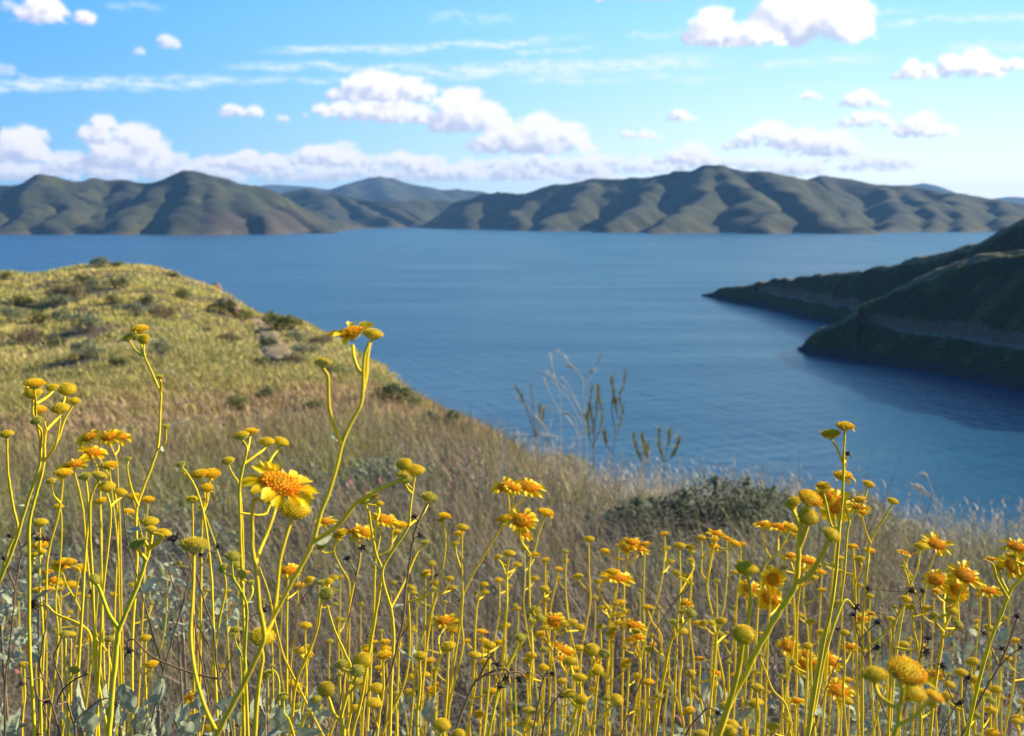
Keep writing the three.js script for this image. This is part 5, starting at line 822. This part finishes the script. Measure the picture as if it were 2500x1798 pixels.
stalk('G', 1.2, 'stalk with two dusky caps to the left of the spreading one', ['1310,1700 1340,1100 1352,800 1370,600 1370,270', '1372,590 1420,500 1470,400 1448,290', '1370,610 1400,560 1420,500'], 'b 1366,242,88,0,6; v 1446,252,80,0,4; b 1350,446,64; v 1446,350,52; b 1422,470,80,4,20');
stalk('G', 1.05, 'bright thick stem with small tufted buds at its bend', ['1180,1700 1210,1450 1260,1150 1310,930 1390,830 1435,770', '1395,825 1385,770', '1330,900 1322,830'], 'g 1452,736,82,14,34; g 1385,726,58; g 1322,796,60; b 1386,800,54; f 1410,664,105', { r: 0.0015 });
stalk('G', 1.15, 'stalk with a small golden cap and crumb-like buds beside the domed pair', ['1560,1700 1630,1000 1640,880 1668,820', '1640,900 1610,840', '1640,960 1690,900 1710,885'], 'b 1668,790,82; v 1600,806,54; g 1660,880,48; g 1712,876,34');

// right
stalk('D', 0.95, 'tallest right-hand stalk, two golden heads high against the water', ['510,2660 540,2390 590,2140 640,1890 680,1740 705,1600 740,1200 765,900 770,650 783,450', '766,690 722,575 690,500', '690,1150 650,1000 628,875', '770,690 786,660 790,630'], 'o 782,408,120,2,12; o 678,464,134,-6,8; o 767,768,126,0,14; o 620,842,94,-4,12; d 800,618,44', { r: 0.0013 });
stalk('D', 1.0, 'stalk with two small caps leaning behind the tallest right-hand one', ['560,2400 640,2040 740,1740 780,1440 815,1110 900,1000 948,866', '812,1115 785,950 776,830'], 'b 955,832,90,14,10; o 885,942,86,-4,8', { r: 0.0012 });
stalk('D', 1.1, 'stalk forking to a small button far out at its right', ['905,2600 910,1840 930,1570 950,1350 955,1285 985,1220 1060,1090 1122,985', '952,1260 935,1190 915,1070'], 'b 1130,956,84,14,8; f 905,1042,90,0,12; o 960,1312,82,8,8; f 880,1000,130,0,14');
stalk('D', 1.35, 'two bright yellow flowers facing the viewer above the dark bush', ['640,2300 690,1500 715,1200 705,1050', '712,1180 670,1040 650,980'], 'f 712,985,210,0,64; f 636,925,150,-8,50');
stalk('D', 1.35, 'stalk with flat orange flowers over the shaded side of the bush', ['120,2200 200,1430 300,1330 375,1190', '250,1380 205,1300 192,1170', '296,1330 305,1190'], 'f 186,1126,130,-4,6; f 302,1142,160,4,8; o 386,1142,92,6,10; o 410,1196,60,20,10');
stalk('D', 1.3, 'low pair of fiery orange flowers beside the leaning thick stalk', ['430,2200 440,1700 470,1520 490,1420', '440,1600 400,1440 386,1385'], 'f 384,1356,110,-6,8; f 502,1386,170,8,8; o 605,1470,70');
stalk('D', 1.3, 'stalk with a dark-eyed yellow flower turned squarely to the viewer', ['210,2300 230,1800 255,1600', '225,1800 300,1700'], 'f 262,1530,150,0,80; f 240,1660,170,10,60');
stalk('D', 1.3, 'small cluster of petalled flowers at the foot of the leaning stalk', ['60,2300 80,1900 95,1640', '80,1850 120,1620'], 'f 90,1590,140,0,40; f 60,1640,90; o 120,1570,80');
stalk('D', 1.15, 'stalk with two nodding olive buttons in the gap of the right stand', ['870,2300 855,1600 850,1450 832,1312', '856,1560 900,1440 886,1395'], 'o 836,1284,78; b 886,1376,78; b 706,1416,62');
stalk('D', 1.1, 'stalk with one clear golden cap beside a small side bud', ['1100,2700 1160,2000 1240,1600 1300,1460 1321,1320', '1242,1580 1210,1460'], 'b 1326,1282,90,2,12; g 1200,1436,48', { r: 0.0013 });
stalk('D', 1.3, 'stalk with a frilled yellow flower and a folded one beside it', ['1290,2400 1340,1800 1380,1500 1430,1340', '1345,1760 1230,1380'], 'f 1445,1270,190,8,24; f 1385,1265,110,-10,20; f 1212,1332,100,20,0');
stalk('D', 0.92, 'stout stalk at the right edge with a flower and several heads', ['1655,2700 1700,2480 1760,2230 1830,1980 1900,1815 1980,1615 2090,1450 2120,1380', '1965,1640 1920,1540 1898,1470', '1955,1660 1880,1520 1850,1420', '2050,1510 2010,1400 1998,1375'], 'b 1896,1436,80,-4,10; f 1838,1380,90,-4,8; f 2005,1425,190,4,50; b 1995,1356,70,0,8; f 2022,1284,190,6,18; b 2085,1370,60', { r: 0.0016 });
stalk('H', 1.0, 'crowded stalk of bright flowers and golden caps near the right edge', ['1395,1700 1440,1250 1480,1000 1500,870 1550,745', '1482,870 1450,810 1442,775', '1510,852 1590,850 1608,835', '1505,840 1500,700 1500,560', '1545,750 1600,640'], 'f 1445,492,170,-6,30; f 1655,458,225,10,34; b 1592,510,130,4,14; b 1500,542,82,-4,10; o 1605,602,112,6,16; b 1545,642,76; f 1450,575,80; b 1560,712,92,6,20; g 1440,752,74,-4,24; g 1610,820,80,20,40; f 1600,560,160,0,60', { r: 0.0015 });
stalk('H', 1.05, 'stalk with two side-by-side caps bending left in the right stand', ['1095,1700 1120,1080 1130,950 1150,800 1208,665', '1140,800 1000,945 910,1000', '1300,1000 1280,850 1268,720'], 'b 1230,628,84,8,10; b 1260,686,74,6,10; b 1376,696,68; g 1146,690,44');
stalk('H', 1.2, 'stalk with one flat-topped orange flower on a straight stem near the right edge', ['1840,1400 1835,800 1832,615'], 'f 1832,572,160,2,8');
stalk('H', 1.2, 'stalk with a nodding olive cap beneath the stout right-edge one', ['1850,1700 1910,1140 1838,970 1835,870'], 'v 1832,838,80,10,10; b 1740,840,52; o 1745,790,40; b 1940,765,50');
stalk('H', 1.3, 'far stalk with a button and an orange flower above the pale leaves', ['990,1500 960,900 958,640', '962,900 975,780'], 'b 960,610,66; f 905,772,110; f 975,738,80,20,20');
stalk('H', 0.47, 'close stalk with a huddle of blurred golden heads at the bottom right', ['1090,1760 1165,1560 1190,1380 1195,1260', '1160,1430 1100,1395 1030,1335 1000,1240', '1205,1555 1290,1490 1385,1385', '1190,1390 1230,1240'], 'b 995,1172,182,-4,10; o 1238,1146,280,14,22; b 1282,1300,200,16,20; o 1440,1332,130,24,10', { r: 0.0012 });
stalk('H', 1.5, 'low far flower facing up among the pale green leaves', ['360,1500 365,1200 368,1000'], 'f 372,975,150,0,40; b 365,830,40');
stalk('H', 1.45, 'low clump of two yellow flowers, one behind a leaning stem', ['490,1600 500,1300 505,1120'], 'f 502,1090,180,-6,20; f 505,1035,110,6,30; b 440,1160,46');
stalk('H', 1.45, 'orange and yellow flower half hidden by twin leaning stems', ['660,1700 680,1300 682,1110'], 'f 684,1084,150,8,30; o 700,1225,74');
stalk('H', 1.4, 'soft orange flower low in the leaves left of the blurred huddle', ['720,1700 735,1500 738,1330'], 'f 735,1300,190,8,30');
stalk('H', 1.15, 'stem with a small cap at the lower right corner', ['2075,1760 2060,1660 2045,1550'], 'b 2045,1500,96,4,10; b 2030,1520,70; b 2070,1380,60');
stalk('H', 1.1, 'long bare stem curving through the gap left of the blurred huddle', ['390,1640 350,1400 260,1300 200,1150 170,1060'], 'g 165,1040,40', {});
stalk('H', 0.8, 'two long parallel stems rising side by side from the bottom edge', ['505,1700 560,1330 640,900 690,660 735,250 745,60', '540,1640 580,1350 650,1000 740,720 790,640 850,690'], '', { r: 0.0013, leaves: [[545, 1480, 615, 1435]] });
stalk('H', 1.1, 'short stem with a button left of the blurred huddle', ['350,1700 390,1520 360,1500'], 'b 362,1500,60,14,20; b 265,1590,56');

// dried stalks with curled heads
const K = (q, d, label, stems, heads, o = {}) => stalk(q, d, label, stems, heads, { dry: true, ...o });
K('E', 0.82, 'long brown arching twig ending in a hooked black head', ['1690,1700 1660,1500 1590,1250 1560,1000 1540,820 1470,620 1440,490 1400,380 1360,290', '1582,1216 1400,1175 1250,1120 1100,1050 1020,980 970,930 925,938 905,985'], 'd 940,1008,66,20,30', { r: 0.0012 });
K('E', 0.85, 'thick brown stem with a torn tip at the lower left', ['555,1700 540,1560 500,1430 430,1200 390,1060 415,990 452,905', '415,1400 450,1300 540,1220 640,1178', '540,1530 600,1470 700,1390 780,1355 812,1368'], 'd 828,1385,68,30,30', { r: 0.0013 });
K('E', 0.9, 'straight dark stem crossing the yellow ones at a steep slant', ['1060,1700 1110,1480 1180,1190 1280,830 1350,580 1380,450', '1172,1170 1110,900 1030,600 980,420 920,200 895,0 890,-90'], '', { r: 0.0012 });
K('E', 0.95, 'forked brown stalk with three drooping black heads near the left edge', ['30,1700 40,1200 80,900 110,560 150,262 130,200 92,160', '150,262 200,220 230,170 258,155 276,182', '258,158 300,165 335,172', '104,560 60,440 40,360'], 'd 70,175,44; d 270,194,48; d 332,198,44; d 26,338,44');
K('E', 0.9, 'crooked brown stalk with a bud-like black knob low on the left', ['450,1700 400,1480 340,1300 290,1120 320,900 340,700 310,655', '232,1222 180,1200 158,1236', '330,1370 290,1370 232,1222', '350,1640 352,1520 310,1420'], 'd 156,1250,46; d 332,1376,44; d 268,1612,48', { r: 0.0012 });
K('E', 0.98, 'thin black stem rising through the thick green stalk', ['720,1700 708,1300 680,1000 675,800 690,560'], 'd 664,580,46', { r: 0.0011 });
K('E', 0.95, 'grey stalk with one furry black nodding head beside the big olive dome', ['1560,1700 1500,1300 1410,800 1385,400 1350,280 1330,190 1300,148 1270,165', '1430,495 1490,350 1520,290 1572,255', '1490,350 1470,320'], 'd 1260,196,72,10,20; d 1585,250,48; d 1460,314,40');
K('E', 1.0, 'small curled brown hook beside the green five-bud stalk', ['1800,830 1830,760 1880,700'], 'd 1920,715,54,0,0', { r: 0.0008 });
K('E', 1.1, 'slim grey stem leaning left across the brown grass', ['1600,1150 1500,950 1380,730 1290,600 1220,430'], '', { r: 0.0009 });
K('F', 0.85, 'dark slanting stalk with a spray of curled black heads at its tip', ['1500,1660 1600,1380 1660,1250 1730,1190 1820,1152 1880,1145 1915,1172 1900,1205', '1682,1230 1740,1110 1790,1050 1818,1090', '1740,1192 1850,1180 1980,1165 2015,1190 1998,1216', '1820,1152 1850,1200 1850,1250'], 'd 1828,1112,50,0,20; d 1888,1212,62,10,30; d 1848,1268,58; d 1992,1218,64', { r: 0.0013 });
K('F', 1.05, 'thin brown forked stem with a starry dry head in the middle', ['640,1700 730,1100 745,900 760,720 790,600 800,478 760,370', '800,475 815,400 832,295'], 'd 740,340,50; d 850,258,54');
K('F', 0.9, 'long dark stem sweeping up to two black curled heads', ['905,1700 1000,1350 1080,1050 1140,800 1170,500 1210,250 1240,100 1300,-20 1320,-60', '1245,108 1265,128 1275,160'], 'd 1270,175,56,10,20; d 1230,36,40', { r: 0.0013 });
K('F', 1.05, 'thin grey branched stem between the yellow stems left of centre', ['290,1700 350,1020 380,690 420,430 480,120 505,0', '378,690 450,580 530,490', '358,1010 400,980 432,945', '340,730 300,640 270,590'], '', { r: 0.0009 });
K('F', 1.2, 'dark stem leaning right with a burnt tip above the brown grass', ['1190,800 1260,660 1340,540 1390,460 1430,385'], 'd 1385,462,34', { r: 0.001 });
K('G', 1.1, 'thin grey grass stem leaning left across the meadow', ['1360,1000 1280,800 1130,590 1000,390 920,215'], '', { r: 0.0008 });
K('G', 1.0, 'long grey stem curving right through the centre of the stand', ['915,1700 1000,1450 1080,1250 1150,1080 1200,860 1270,740 1340,640 1430,560'], '', { r: 0.0009 });
K('G', 0.95, 'dark stem with a tiny hooked head at the left of centre', ['285,1700 340,1400 370,1240 400,1170 432,1158', '370,1236 330,1190 256,1165'], 'd 442,1176,40');
K('G', 0.95, 'slanting dark stem with curled tip beside the bristly dome', ['345,1700 400,1500 470,1360 540,1295 588,1302'], 'd 520,1342,40; d 590,1306,30');
K('G', 0.85, 'arched dark hook beneath the leaning thick stalk', ['1390,1700 1420,1600 1500,1500 1580,1425 1628,1445'], 'd 1645,1462,48', { r: 0.001 });
K('H', 1.05, 'branched grey stalk with several black heads in the right stand', ['1290,1200 1330,1060 1350,850 1330,650 1300,590', '1340,1000 1385,960', '1335,640 1350,600'], 'd 1390,920,50; d 1378,1012,54; d 1270,572,60; d 1350,576,46');
K('H', 0.98, 'long dark stem slanting right with black knobs near its tip', ['1670,1560 1800,1300 1900,1130 2000,880 2030,785', '1905,1125 1850,1000 1815,900', '1900,1130 1990,1040 2060,985'], 'd 2036,760,48; d 1795,882,40; d 1925,995,44; d 2060,985,36');
K('H', 1.05, 'cluster of black dry heads left of the bending side-by-side caps', ['1010,1300 930,1060 870,860 850,700', '930,1060 990,1000 1015,980', '900,930 1000,820'], 'd 1022,800,56; d 1022,988,54; d 862,692,60; d 845,745,48; d 952,560,44');
K('H', 0.9, 'short dark stem with a black head beneath the crowded flowers', ['1460,1720 1480,1600 1540,1500 1590,1410'], 'd 1622,1388,56; d 1492,1120,54; d 1680,1206,46', { r: 0.0009 });
K('H', 1.1, 'thin dark diagonal stem across the right stand', ['560,1560 700,1150 800,950 840,800'], 'd 735,855,36', { r: 0.0008 });
K('D', 1.3, 'small brown dry head low at the right edge of the stand', ['1290,1900 1270,1640'], 'd 1268,1600,50; d 950,1590,44', { r: 0.0008 });

// ------------------------------------------------------------------ the smaller stalks that close up the stand
{
  const R = rng(900), order = ['first', 'second', 'third', 'fourth', 'fifth', 'sixth', 'seventh', 'eighth', 'ninth', 'tenth', 'eleventh', 'twelfth', 'thirteenth', 'fourteenth', 'fifteenth', 'sixteenth', 'seventeenth', 'eighteenth', 'nineteenth', 'twentieth', 'twenty-first', 'twenty-second', 'twenty-third', 'twenty-fourth', 'twenty-fifth', 'twenty-sixth', 'twenty-seventh', 'twenty-eighth', 'twenty-ninth', 'thirtieth'];
  const say = { b: 'golden', o: 'orange', g: 'green' };
  // [how many, metres from, to, picture x from, to (2500 wide), y from, to, word]
  const bands = [[26, 0.85, 1.25, 30, 2480, 1490, 1730, 'near leaning'], [24, 1.5, 2.2, 20, 1120, 1330, 1480, 'far slender'], [22, 1.5, 2.3, 1180, 2480, 1360, 1560, 'far fine-stemmed'], [24, 1.15, 1.5, 640, 1700, 1500, 1700, 'low short'], [24, 1.1, 1.6, 1700, 2490, 1500, 1720, 'low stubby'], [14, 1.3, 1.9, 1240, 2100, 1290, 1420, 'slight upright']];
  for (const [n, d0, d1, x0, x1, y0, y1, word] of bands) for (let i = 0; i < n; i++) {
    const d = lerp(d0, d1, R()), x = lerp(x0, x1, (i + 0.2 + 0.6 * R()) / n), y = lerp(y0, y1, R()), kinds = [], px = (v) => v * 2.9757, q = 'E', lean = (R() - 0.5) * 330 * R() + 14, m = 1 + Math.floor(R() * 3.2);
    const Y = (yy) => (yy - 1250) * 2.9757, hw = 108 / d * (0.72 + 0.3 * R()), stems = [`${px(x - lean)},${Y(y + 620)} ${px(x - lean * 0.62 + 26 * (R() - 0.5))},${Y(y + 430 + 60 * R())} ${px(x - lean * 0.36 + 26 * (R() - 0.5))},${Y(y + 250 + 50 * R())} ${px(x - lean * 0.12 + 16 * (R() - 0.5))},${Y(y + 140 + 20 * R())} ${px(x)},${Y(y + 60 + 30 * R())} ${px(x + 4 * (R() - 0.5))},${Y(y) + hw * 0.5}`];
    let heads = []; for (let k = 0; k < m; k++) { const t = R(), kind = t < 0.48 ? 'b' : t < 0.64 ? 'o' : t < 0.91 ? 'g' : 'f'; kinds.push(kind); heads.push(`${kind} ${px(x + (k ? (R() - 0.5) * 96 : 0))},${Y(y + (k ? 14 + 105 * R() : 0))},${hw * (kind === 'f' ? 1.45 : kind === 'g' ? 0.75 : 1)}`); }
    const main = say[kinds[0]] ?? 'petalled', count = ['one', 'two', 'three', 'four'][m - 1];
    stalk(q, d, `${word} stalk with ${count} small ${main} ${m > 1 ? 'heads' : 'head'}, ${order[i]} from the left of its row`, stems, heads.join('; '), { group: `${word} stalks of the dense stand`, r: 0.0013 });
  }
}

renderer.render(scene, camera);
